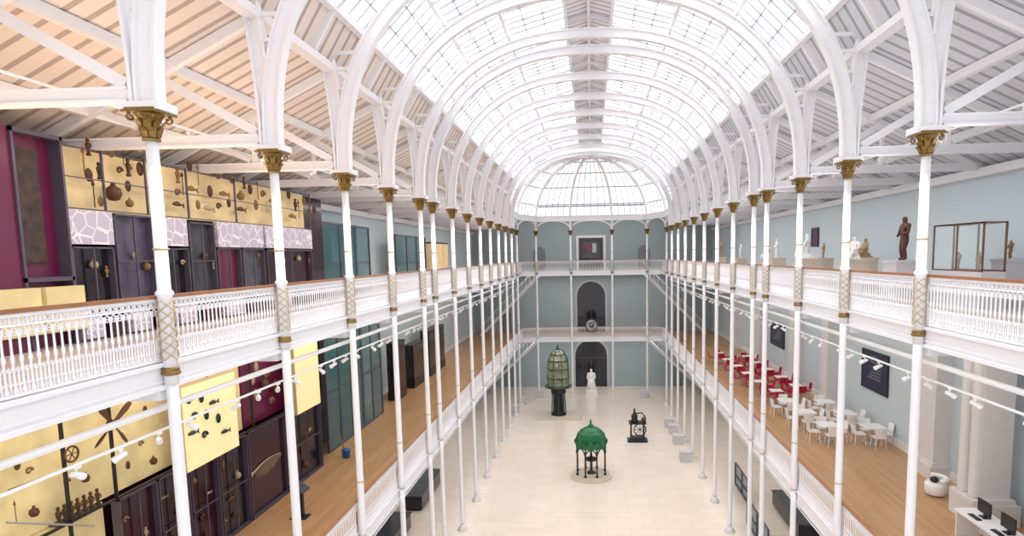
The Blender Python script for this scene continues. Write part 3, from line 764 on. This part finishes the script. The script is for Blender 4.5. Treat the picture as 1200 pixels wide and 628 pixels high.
def gscreen(Y_a, Y_b, z0, z1, X, n, label, m=TEAL):
    a = thing("glass_screen", label, "glass screen", (X, Y_a, z0)); L = Y_b-Y_a; H = z1-z0
    MB().box(-.02, 0, 0, 0, L, H).obj("glass_pane", m, a)
    mb = MB()
    for k in range(n+1): yy = L*k/n; mb.box(-.06, yy-.03, 0, .03, yy+.03, H)
    mb.box(-.06, 0, H-.06, .03, L, H).box(-.06, 0, 0, .03, L, .08).box(-.06, 0, H*.45, .03, L, H*.45+.04)
    mb.obj("frame", FRAME, a)
gscreen(23.8, 29.0, UZ, zr(1.5), -10.9, 3, "tall teal glass screen in dark frame")
struct(MB().box(-W, 24, UZ, -11.4, 28.8, zr(1.6)), "wall_lift_upper", TEALD)
gscreen(22.8, 29.0, MZ, zr(-2.4), -10.6, 5, "tall teal glass screen in dark frame")
struct(MB().box(-W, 23, MZ, -11.4, 28.8, zr(-2.1)), "wall_lift_lower", mat("grey_shaft", (.17, .20, .21), .4, var=.5, scale=1))
gscreen(33, 39, UZ, zr(1.3), -10.9, 3, "teal glazed screen with dark exhibits behind")
for (ya, yb, z0, h, lit) in ((31.5, 33, MZ, 3.2, 0), (38, 42, MZ, 3.0, 0), (40, 44, UZ, 2.6, 1), (34.5, 37, MZ, 2.6, 0)):
    a = thing("display_case", "dark free-standing glazed museum case", "display case", (-11.2, ya, z0))
    MB().box(0, 0, 0, .6, yb-ya, .5).obj("base", BLACK, a); MB().box(.02, .02, .5, .58, yb-ya-.02, h-.1).obj("interior", CREAM if lit else DARK, a); MB().box(0, 0, h-.1, .6, yb-ya, h).obj("top", BLACK, a)
p = P(406, 536, MZ, 2)
b = thing("mop_bucket", "bright blue plastic mop bucket on wooden floor", "bucket", p)
MB().lathe([(.13, 0), (.17, .3), (.18, .31), (.18, .33)], n=16).obj("body", BLUEP, b, True)
MB().tube([(.17*math.cos(a*pi/8), 0, .32+.14*math.sin(a*pi/8)) for a in range(9)], .01, 5).obj("handle", CHROME, b)
MB().cyl((0, 0, .1), (-.5, .35, 1.25), .018, n=6).obj("mop", TAN, label="thin wooden mop handle leaning in the blue bucket", cat="mop", loc=p)
p = P(352, 606, MZ, 2)
k = thing("information_kiosk", "dark information kiosk with tilted screen", "kiosk", p)
MB().box(-.12, -.05, 0, .12, .05, .85).box(-.25, -.18, 0, .25, .18, .03).obj("stand", BLACK, k)
MB().beam((.22, 0, .82), (-.22, 0, 1.12), .5, .05, (0,0,1)).obj("screen", NAVY, k)

# ------------------------------------------------------------------ right upper gallery sculptures
def skin(name, J, Ed, m, parent=None, loc=(0,0,0), label=None, cat=None, sub=2, group=None):
    me = bpy.data.meshes.new(name); keys = list(J); me.from_pydata([J[k][:3] for k in keys], [(keys.index(a), keys.index(b)) for a, b in Ed], [])
    bm = bmesh.new(); bm.from_mesh(me); ly = bm.verts.layers.skin.verify(); bm.verts.ensure_lookup_table()
    for i, k in enumerate(keys): bm.verts[i][ly].radius = (J[k][3], J[k][3]); bm.verts[i][ly].use_root = (i == 0)
    bm.to_mesh(me); bm.free(); me.materials.append(m)
    o = bpy.data.objects.new(name, me); COL.objects.link(o); o.location = loc
    if parent: o.parent = parent
    mo = o.modifiers.new("skin", 'SKIN'); mo.use_smooth_shade = True
    s_ = o.modifiers.new("sub", 'SUBSURF'); s_.levels = sub-1; s_.render_levels = sub
    tag(o, label, cat, None, group); return o
STANDJ = dict(pel=(0,0,.5,.10), wa=(0,0,.62,.085), ch=(0,0,.76,.115), nk=(0,0,.88,.045), hd=(.01,0,.96,.07), tp=(.01,0,1.03,.045),
  hl=(0,-.06,.46,.08), kl=(.03,-.07,.26,.06), al=(0,-.07,.04,.042), fl=(.09,-.08,.02,.03), hr=(0,.06,.46,.08), kr=(.05,.07,.26,.06), ar=(0,.08,.04,.042), fr=(.09,.09,.02,.03),
  sl=(0,-.15,.82,.05), el=(.02,-.2,.64,.04), wl=(.12,-.12,.56,.028), sr=(0,.15,.82,.05), er=(.02,.2,.64,.04), wr=(.13,.08,.62,.028))
STANDE = [("pel","wa"),("wa","ch"),("ch","nk"),("nk","hd"),("hd","tp"),("pel","hl"),("hl","kl"),("kl","al"),("al","fl"),("pel","hr"),("hr","kr"),("kr","ar"),("ar","fr"),("ch","sl"),("sl","el"),("el","wl"),("ch","sr"),("sr","er"),("er","wr")]
SITJ = dict(pel=(0,0,.22,.15), wa=(0,0,.38,.12), ch=(0,0,.54,.14), nk=(0,0,.68,.05), hd=(.01,0,.78,.085), tp=(.01,0,.86,.055),
  hl=(.05,-.09,.2,.1), kl=(.34,-.12,.22,.085), al=(.34,-.12,.06,.055), fl=(.43,-.12,.05,.04), hr=(.05,.09,.2,.1), kr=(.34,.12,.24,.085), ar=(.36,.12,.06,.055), fr=(.44,.12,.05,.04),
  sl=(0,-.18,.6,.06), el=(.06,-.23,.4,.05), wl=(.24,-.14,.32,.038), sr=(0,.18,.6,.06), er=(.08,.24,.42,.05), wr=(.24,.1,.36,.038))
def place_stat(x, y, X, h, J, m, rz, label, plinthm=BEIGE, pw=.35, name="statue", grp="sculptures on plinths"):
    p = P(x, y, X)
    mb = MB().box(-pw, -pw, 0, pw, pw, p.z-UZ-.04); mb.box(-pw-.03, -pw-.03, p.z-UZ-.08, pw+.03, pw+.03, p.z-UZ)
    mb.obj("plinth", plinthm, loc=(p.x, p.y, UZ), label="square pale plinth carrying a sculpture", cat="plinth", group="sculpture plinths")
    k = h/1.05 if J is STANDJ else h/.9
    o = skin(name, J, STANDE, m, loc=(p.x, p.y, p.z+.01), label=label, cat="statue", group=grp); o.scale = (k,)*3; o.rotation_euler = (0,0,rz)
    if J is SITJ:
        mb = MB(); mb.lathe([(.3*k, 0), (.3*k, .05*k), (.2*k, .1*k), (.18*k, .2*k)], n=9, flute=.12); mb.obj("rock_seat", m, o).scale = (1/k,)*3
    return o
OCH = mat("ochre_stone", (.42, .28, .14), .6)
place_stat(1059, 305, 9.6, 1.35, STANDJ, mat("red_brown_wood", (.11, .025, .012), .5, var=.3), pi, "red-brown carved standing figure on grey plinth", GREYP, .42)
place_stat(1001, 304, 9.4, .85, SITJ, MARB, pi+.5, "white marble seated figure on plinth", BEIGE, .42)
place_stat(946, 303, 9.4, 1.1, SITJ, MARB, pi-.6, "white marble reclining figure on plinth", BEIGE, .48)
place_stat(910, 302, 9.4, .95, STANDJ, MARB, pi, "small white marble figure on plinth", BEIGE, .36)
place_stat(900, 303, 10.4, .9, SITJ, MARB, pi, "small white marble figure on plinth", BEIGE, .36)
place_stat(845, 301, 9.4, 1.2, STANDJ, OCH, pi, "ochre standing stone figure on plinth", BEIGE, .3)
place_stat(965, 302, 10.8, .7, STANDJ, OCH, pi, "ochre standing stone figure on plinth", BEIGE, .32)
place_stat(1014, 302, 10.9, .8, SITJ, OCH, pi, "ochre seated stone figure on plinth", BEIGE, .34)
place_stat(868, 302, 10.2, 1.0, STANDJ, MARB, pi, "small white marble figure on plinth", BEIGE, .32)
place_stat(1184, 303, 11.4, .5, STANDJ, TAN, pi, "small tan figure on plinth", GREYP, .3)
a0 = P(1094, 268, 10.0); b0 = P(1150, 322, 10.0)
gc = thing("glass_case", "wood-framed glass museum case with sculpture inside", "display case", (10.0, b0.y, UZ))
L = a0.y-b0.y; H = zr(.66)-UZ; zc = .95
MB().box(0, 0, 0, .6, L, zc).obj("base", GREYP, gc)
mb = MB()
for xx in (0, .56):
    for yy in (0, L/2-.02, L-.04): mb.box(xx, yy, zc, xx+.04, yy+.04, H)
    mb.box(xx, 0, H-.04, xx+.04, L, H).box(xx, 0, zc, xx+.04, L, zc+.04)
mb.box(0, 0, H-.03, .6, L, H); mb.obj("frame", mat("case_brown_wood", (.16, .07, .03), .4), gc)
MB().box(.015, .05, zc+.05, .025, L-.05, H-.05).obj("glass_pane", CLEAR, gc)
for yy in (.6, 1.5):
    o = skin("figurine", STANDJ, STANDE, TAN, loc=(10.3, b0.y+yy, UZ+zc+.01), label="small tan figurine standing in glass case", cat="figurine", group="cased figurines"); o.scale = (.5,)*3; o.rotation_euler = (0, 0, pi)
def wallpic(x0, y0, x1, y1, m, label, fr=None):
    a = P(x0, y0, W-.03); b = P(x1, y1, W-.03)
    o = thing("wall_picture", label, "picture", (W-.02, b.y, b.z)); L = a.y-b.y; H = a.z-b.z
    MB().box(-.04, 0, 0, 0, L, H).obj("print", m, o)
    MB().box(-.06, -.03, -.03, .0, 0, H+.03).box(-.06, L, -.03, 0, L+.03, H+.03).box(-.06, 0, -.03, 0, L, 0).box(-.06, 0, H, 0, L, H+.03).obj("frame", fr or BLACK, o); return o, L, H
wallpic(952, 268, 959, 288, PURP, "narrow purple banner on pale wall")
for q in ((1012, 408, 1040, 465), (904, 376, 919, 409)):
    o, L, H = wallpic(*q, NAVY, "large navy poster with pale line drawing")
    mb = MB()
    for j in range(5): mb.box(-.05, L*.25, H*(.3+.08*j), -.041, L*(.75-.06*j), H*(.3+.08*j)+.03)
    mb.tube([(-.045, L/2+.2*L*math.cos(a*.5), H*.8+.08*H*math.sin(a*.5)) for a in range(13)], .015, 4)
    mb.obj("line_drawing", mat("faded_print", (.3, .32, .4), .5), o)
for (y, w) in ((20.8, 1.1), (29.9, .8), (34.8, .9), (41.8, .9), (48.8, .9)):
    for z, top in ((MZ, UZ-.34), (0, MZ-.34)):
        a = thing("pilaster", "pale stone wall pilaster with moulded base", "pilaster", (W-.3, y, z), "wall pilasters")
        MB().box(-.25, -w/2, .5, .3, w/2, top-z-.3).obj("shaft", STONE, a)
        MB().box(-.38, -w/2-.1, 0, .3, w/2+.1, .45).box(-.31, -w/2-.05, .45, .3, w/2+.05, .55).obj("base", STONE, a)
        MB().box(-.36, -w/2-.1, top-z-.35, .3, w/2+.1, top-z-.2).box(-.42, -w/2-.14, top-z-.2, .3, w/2+.14, top-z-.01).obj("capital", STONE, a)
for y in (13.6, 17.2):
    a = thing("stone_pier", "square pale stone pier with moulded base and capital", "pier", (11.2, y, MZ), "stone piers")
    H = UZ-MZ-.34
    MB().box(-.42, -.42, .75, .42, .42, H-.5).obj("shaft", STONE, a)
    for (dx, dy) in ((-.45, -.25), (-.45, .25)):
        MB().lathe([(.17, .75), (.15, .85), (.14, H-.6), (.18, H-.5)], c=(dx, dy), n=14).obj("engaged_column", STONE, a, True)
    MB().box(-.62, -.6, 0, .62, .6, .6).box(-.66, -.55, .6, .5, .55, .75).obj("base", STONE, a)
    MB().box(-.62, -.52, H-.5, .55, .52, H-.3).box(-.7, -.6, H-.3, .6, .6, H-.01).obj("capital", STONE, a)
struct(MB().box(W-.12, 14.6, MZ+.3, W-.06, 16.3, MZ+4.2), "door_recess", mat("recess_grey", (.42, .47, .5), .7))

# ------------------------------------------------------------------ cafe furniture
def chair(m, nm, label, grp):
    a = thing(nm, label, "chair", (0,0,0), grp)
    mb = MB(); mb.box(-.21, -.21, .44, .21, .21, .465); mb.tube([(-.21, -.21, .45), (.21, -.21, .45), (.21, .21, .45), (-.21, .21, .45)], .018, 5, True); mb.obj("seat", m, a)
    mb = MB(); vs = []; fs = []
    for i in range(7):
        tt = (i/6-.5)*2; x = -.2-.05*(1-tt*tt)
        vs += [(x, tt*.22, .5), (x-.06, tt*.21, .84), (x+.02, tt*.22, .5), (x-.04, tt*.21, .84)]
    for i in range(6):
        o = 4*i; fs += [(o, o+4, o+5, o+1), (o+2, o+3, o+7, o+6), (o+1, o+5, o+7, o+3), (o, o+2, o+6, o+4)]
    fs += [(0,1,3,2), (24,26,27,25)]
    mb.add(vs, fs); mb.obj("backrest", m, a)
    for sx in (-1, 1):
        for sy in (-1, 1): MB().cyl((sx*.17, sy*.17, .45), (sx*.22, sy*.21, 0), .014, n=6).obj("leg", m if m is WPL else CHROME, a)
    return a
def table(m, label, grp, r=.36):
    a = thing("cafe_table", label, "table", (0,0,0), grp)
    MB().box(-r, -r, .72, r, r, .75).obj("tabletop", m, a)
    MB().cyl((0,0,.03), (0,0,.72), .03, n=8).obj("pedestal", CHROME, a)
    MB().lathe([(.22, 0), (.22, .015), (.04, .04)], n=16).obj("foot", CHROME, a); return a
CW = chair(WPL, "cafe_chair", "white moulded cafe chair on the wooden gallery floor", "white cafe chairs")
CR = chair(RED, "cafe_chair", "red moulded cafe chair on the wooden gallery floor", "red cafe chairs")
TW = table(WPL, "white square cafe table with a steel pedestal", "white cafe tables", .40)
TS = table(WPL, "small white cafe table among the red chairs", "small white cafe tables", .30)
usedW = usedR = usedT = usedS = False
def setc(src, used, loc, rz):
    if not used: src.location = loc; src.rotation_euler = (0,0,rz)
    else: copy_thing(src, loc, rz)
    return True
for (X, Y) in [(9.5, 24.3), (11.15, 24.0), (9.3, 26.3), (10.95, 26.1), (9.2, 28.3), (10.85, 28.1)]:
    usedT = setc(TW, usedT, (X, Y, MZ), 0)
    for k in (0, 1, 2, 3):
        a = k*pi/2+random.uniform(-.1, .1); r = .52
        usedW = setc(CW, usedW, (X+r*math.cos(a), Y+r*math.sin(a), MZ), a+pi)
for i, (X, Y) in enumerate([(9.3, 30.4), (10.7, 31.6), (9.1, 32.6), (10.6, 33.8), (9.0, 34.9), (10.5, 36.0), (9.0, 37.2), (10.4, 38.3), (8.9, 39.5), (10.4, 40.6), (8.9, 42.0)]):
    usedS = setc(TS, usedS, (X, Y, MZ), 0)
    for k in range(4):
        if i % 3 == 2 and k == 1: continue
        a = k*pi/2+random.uniform(-.15, .15); r = .52
        usedR = setc(CR, usedR, (X+r*math.cos(a), Y+r*math.sin(a), MZ), a+pi)
dk = thing("computer_desk", "long white desk with computers on it", "desk", (9.75, 13.0, MZ))
MB().box(0, 0, .71, .75, 3.2, .75).obj("desktop", WPL, dk)
MB().box(.05, .05, 0, .7, .1, .71).box(.05, 3.1, 0, .7, 3.15, .71).box(.65, .1, .1, .69, 3.1, .71).obj("panel_legs", WPL, dk)
for yy in (13.7, 14.7, 15.6):
    m_ = thing("computer_monitor", "black computer monitor on white desk", "monitor", (10.2, yy, MZ+.75), "desk monitors")
    MB().box(-.03, -.26, .1, .0, .26, .45).obj("screen", BLACK, m_); MB().box(-.01, -.04, .0, .03, .04, .2).box(-.1, -.12, 0, .1, .12, .015).obj("stand", BLACK, m_)
    MB().box(-.07, -.2, 0, .07, .2, .02).obj("keyboard", BLACK, loc=(9.95, yy, MZ+.75), label="black keyboard lying on white desk", cat="keyboard", group="desk keyboards")
p = P(1096, 580, MZ, 2)
ac = thing("armchair", "white rounded armchair on the wooden floor", "armchair", (p.x, p.y, MZ))
MB().lathe([(.26, .05), (.3, .1), (.32, .38), (.29, .42)], n=18).obj("seat", WPL, ac, True)
mb = MB(); mb.tube([(.3*math.cos(a*pi/8), .3*math.sin(a*pi/8), .55) for a in range(-4, 5)], [.08]*9, 8); mb.obj("backrest", WPL, ac, True)
MB().ell((0, 0, .09), (.13, .12, .10), 10, 6).obj("bag", BLACK, loc=(p.x-.05, p.y, MZ+.42), smooth=True, label="soft black bag on white armchair", cat="bag")
for (ya, yb, X) in ((21, 24.5, 7.6), (25.5, 29, 7.6), (31, 34, 8.2)):
    gscreen(ya, yb, 0, 1.3, X, 2, "waist-high teal glass barrier in dark frame")
DGREY = mat("dark_table_top", (.06, .06, .07), .15)
for (X, ya, yb) in ((-9.6, 25, 28), (-9.6, 30, 34), (9.9, 22, 25), (9.9, 27, 31)):
    a = thing("display_table", "low dark museum display table with glass top", "display table", (X, ya, 0), "ground-floor display tables")
    MB().box(-.5, 0, .12, .5, yb-ya, .8).obj("body", DARK, a); MB().box(-.55, -.05, .8, .55, yb-ya+.05, .86).obj("top", DGREY, a); MB().box(-.4, .1, 0, .4, yb-ya-.1, .12).obj("foot", BLACK, a)
for (ya, yb) in ((12, 17), (18, 23), (24, 29), (31, 36)):
    a = thing("wall_case", "tall dark maroon wall case on the ground floor", "display case", (-11.9, ya, 0), "ground-floor wall cases")
    MB().box(0, 0, 0, .8, yb-ya, .5).obj("base", BLACK, a); MB().box(0, .05, .5, .7, yb-ya-.05, 4).obj("interior", MAROON2, a); MB().box(0, 0, 4, .8, yb-ya, 4.2).obj("top", BLACK, a)

# ------------------------------------------------------------------ hall floor exhibits
p = P(693, 558, 0, 2)
DBI = mat("dark_bronze_iron", (.035, .03, .015), .4, var=.3)
f = thing("fountain_pavilion", "green cast-iron domed fountain pavilion on round stone base", "pavilion", p)
MB().lathe([(1.25, 0), (1.25, .10), (1.1, .1), (1.1, .2), (1.05, .22)], n=32).obj("stone_base", BEIGE, f)
for k in range(8):
    a = pi/8+k*pi/4
    MB().lathe([(.09, .2), (.09, .3), (.05, .36), (.045, 1.55), (.08, 1.6), (.1, 1.75)], c=(.9*math.cos(a), .9*math.sin(a)), n=8).obj("column", DBI, f, True)
mb = MB()
for k in range(8):
    a0_, a1_ = pi/8+k*pi/4, pi/8+(k+1)*pi/4
    q0 = Vector((.92*math.cos(a0_), .92*math.sin(a0_), 0)); q1 = Vector((.92*math.cos(a1_), .92*math.sin(a1_), 0))
    path = [q0.lerp(q1, j/8)+Vector((0, 0, 1.6+.32*math.sin(pi*j/8))) for j in range(9)]
    mb.tube(path, .045, 6); mb.beam(q0+Vector((0,0,2.02)), q1+Vector((0,0,2.02)), .1, .2)
    mid = q0.lerp(q1, .5)*1.05; mb.ell((mid.x, mid.y, 2.22), (.14, .14, .16), 8, 5)
    mb.ell((q0.x*1.05, q0.y*1.05, 2.2), (.06, .06, .14), 6, 5)
mb.obj("arcade", GREEN, f)
MB().lathe([(1.0, 2.1), (1.02, 2.16), (.92, 2.2), (.90, 2.45), (.80, 2.72), (.58, 2.95), (.28, 3.08), (.16, 3.12), (.2, 3.17), (.08, 3.22)], n=16, flute=.1).obj("dome", GREEN, f)
MB().lathe([(.05, 3.2), (.09, 3.26), (.04, 3.32), (.07, 3.38), (.015, 3.58)], n=10).obj("finial", GREEN, f, True)
MB().lathe([(.3, .2), (.22, .3), (.08, .4), (.08, .9), (.36, 1.05), (.4, 1.12), (.1, 1.1), (.06, 1.5), (.1, 1.6)], n=16).obj("fountain_basin", DBI, f, True)
p = P(655, 488, 0, 2)
MB().box(-1.85, -1.2, 0, 1.85, 1.2, .18).obj("display_platform", BEIGE, loc=p, label="low rectangular beige display platform", cat="platform")
l = thing("lighthouse_lens", "large beehive lighthouse lens on dark iron pedestal", "lighthouse lens", (p.x, p.y, .18))
MB().lathe([(.62, 0), (.62, .12), (.5, .18), (.36, .3), (.3, 1.5), (.45, 1.75), (.62, 1.85), (.62, 2.25), (.9, 2.35), (.95, 2.42)], n=16).obj("pedestal", BLACK, l)
mb = MB()
for k in range(8):
    a = k*pi/4; mb.beam((.58*math.cos(a), .58*math.sin(a), .1), (.5*math.cos(a), .5*math.sin(a), 1.85), .07, .09)
DGI = mat("dark_green_iron", (.008, .05, .04), .4)
mb.obj("bracket_ring", DGI, l)
MB().tube([(1.08*math.cos(a*pi/12), 1.08*math.sin(a*pi/12), 2.4) for a in range(24)], .06, 6, True).obj("gallery_ring", DGI, l)
pr_ = []
def lr(tt): return .92-.1*abs(tt-.25) if tt < .5 else .895*math.sqrt(max(.06, 1-((tt-.5)/.55)**2))
for i in range(25):
    z = 2.4+i*.125; r = lr(i/24); pr_ += [(r, z), (r*.93, z+.06)]
MB().lathe(pr_, n=16).obj("lens", LENS, l)
mb = MB()
for k in range(8):
    a = k*pi/4+pi/8; mb.tube([((lr(i/12)+.02)*math.cos(a), (lr(i/12)+.02)*math.sin(a), 2.4+i/12*3.0) for i in range(13)], .028, 5)
for tt in (.02, .25, .5, .72, .9):
    mb.tube([((lr(tt)+.02)*math.cos(a*pi/12), (lr(tt)+.02)*math.sin(a*pi/12), 2.4+tt*3) for a in range(24)], .035, 5, True)
mb.obj("frame", DGI, l)
MB().lathe([(.3, 5.3), (.34, 5.42), (.12, 5.55), (.06, 5.75), (.02, 5.9)], n=12).obj("finial", DGI, l, True)
p = P(747, 519, 0, 2)
MB().box(-1.05, -.7, 0, 1.05, .7, .14).obj("display_platform", PLASTER, loc=p, label="low rectangular white display platform", cat="platform")
m_ = thing("antique_machine", "ornate black iron antique machine with flywheel", "machine", (p.x, p.y, .14))
MB().box(-.7, -.4, 0, .7, .4, .15).box(-.5, -.3, .15, .5, .3, .35).obj("base", BLACK, m_)
mb = MB()
for sx in (-.45, .45):
    for sy in (-.25, .25): mb.lathe([(.08, .3), (.05, .4), (.045, 1.2), (.09, 1.3)], c=(sx, sy), n=8)
mb.box(-.6, -.35, 1.3, .6, .35, 1.42); mb.obj("frame", BLACK, m_)
MB().tube([(.15+.42*math.cos(a*pi/12), -.42, .95+.42*math.sin(a*pi/12)) for a in range(24)], .045, 6, True).obj("flywheel", BLACK, m_)
mb = MB()
for k in range(4): a = k*pi/4; mb.cyl((.15+.42*math.cos(a), -.42, .95+.42*math.sin(a)), (.15-.42*math.cos(a), -.42, .95-.42*math.sin(a)), .02, n=5)
mb.obj("spokes", BLACK, m_)
MB().lathe([(.26, 1.42), (.28, 1.5), (.2, 1.6), (.24, 1.85), (.12, 2.0), (.05, 2.2), (.08, 2.28), (.02, 2.38)], c=(-.2, 0), n=14).obj("cylinder", BLACK, m_, True)
MB().tube([(.5, 0, 1.4), (.55, 0, 1.8), (.3, 0, 2.05), (-.1, 0, 2.0)], .05, 6).obj("beam_arm", BLACK, m_)
MB().ell((.45, -.1, 1.62), (.18, .15, .2), 10, 6).obj("counterweight", mat("tarnished_brass", (.14, .09, .03), .4, .6), m_, True)
p = P(693, 459, 0, 2)
MB().box(-.55, -.75, 0, .55, .75, .35).box(-.45, -.6, .35, .45, .7, .45).obj("plinth", MARB, loc=(p.x, 57.2, 0), label="low white stone plinth under seated statue", cat="plinth")
st = thing("seated_statue", "white marble robed seated statue before dark doorway", "statue", (p.x, 57.2, .45))
k = 1.75/.9
o = skin("figure", SITJ, STANDE, MARB, parent=st, loc=(0, .15, .22)); o.scale = (k*.9, k*.85, k); o.rotation_euler = (0, 0, -pi/2)
MB().lathe([(.46, 0), (.45, .2), (.4, .5), (.33, .75), (.26, .9)], n=18, flute=.06).obj("robe", MARB, st, True)
MB().box(-.36, .2, 0, .36, .6, 1.1).obj("throne", MARB, st)

# ------------------------------------------------------------------ light
w = bpy.data.worlds.new("world"); S.world = w; w.use_nodes = True
w.node_tree.nodes["Background"].inputs[0].default_value = (.96, .97, 1, 1); w.node_tree.nodes["Background"].inputs[1].default_value = 1.15
def area(x, y, z, sx, sy, pw, col, rot=(0,0,0)):  # added fill light without a visible fitting
    l = bpy.data.lights.new("fill_light", 'AREA'); l.shape = 'RECTANGLE'; l.size = sx; l.size_y = sy; l.energy = pw; l.color = col
    o = bpy.data.objects.new("fill_light", l); COL.objects.link(o); o.location = (x, y, z); o.rotation_euler = rot; return o
for sx in (-1, 1):
    area(sx*9.2, 27, UZ-.6, 2, 44, 380, (1, .96, .92) if sx > 0 else (1, .88, .74))  # added strip to brighten the space beneath the upper gallery
    area(sx*9.2, 27, MZ-.6, 2, 44, 260, (1, .95, .9))
    area(sx*8.9, 27, zr(2.3), .5, 44, 280, (.97, .98, 1) if sx > 0 else (1, .90, .80))
    area(sx*7.4, 27, zr(1.6), .3, 44, 130, (.97, .98, 1) if sx > 0 else (1, .82, .68), (pi, -sx*.35, 0))  # added uplight that brightens the aisle ceiling boards
area(-8.6, 12, zr(1.6), .8, 10, 75, (1, .66, .36), (pi, 0, 0))  # added warm uplight imitating spill from the displays
for sx in (-1, 1):
    area(sx*6.0, 29, zr(1.7), .12, 42, 650, (1, .98, .95), (0, sx*.5, 0))  # added flood strips to brighten the hall floor
area(0, 57.8, UZ-.45, 16, 1.5, 130, (1, 1, 1)); area(0, 57.8, MZ-.45, 16, 1.5, 130, (1, 1, 1)); area(0, 57.5, zr(3.8), 16, 2, 100, (1, 1, 1))
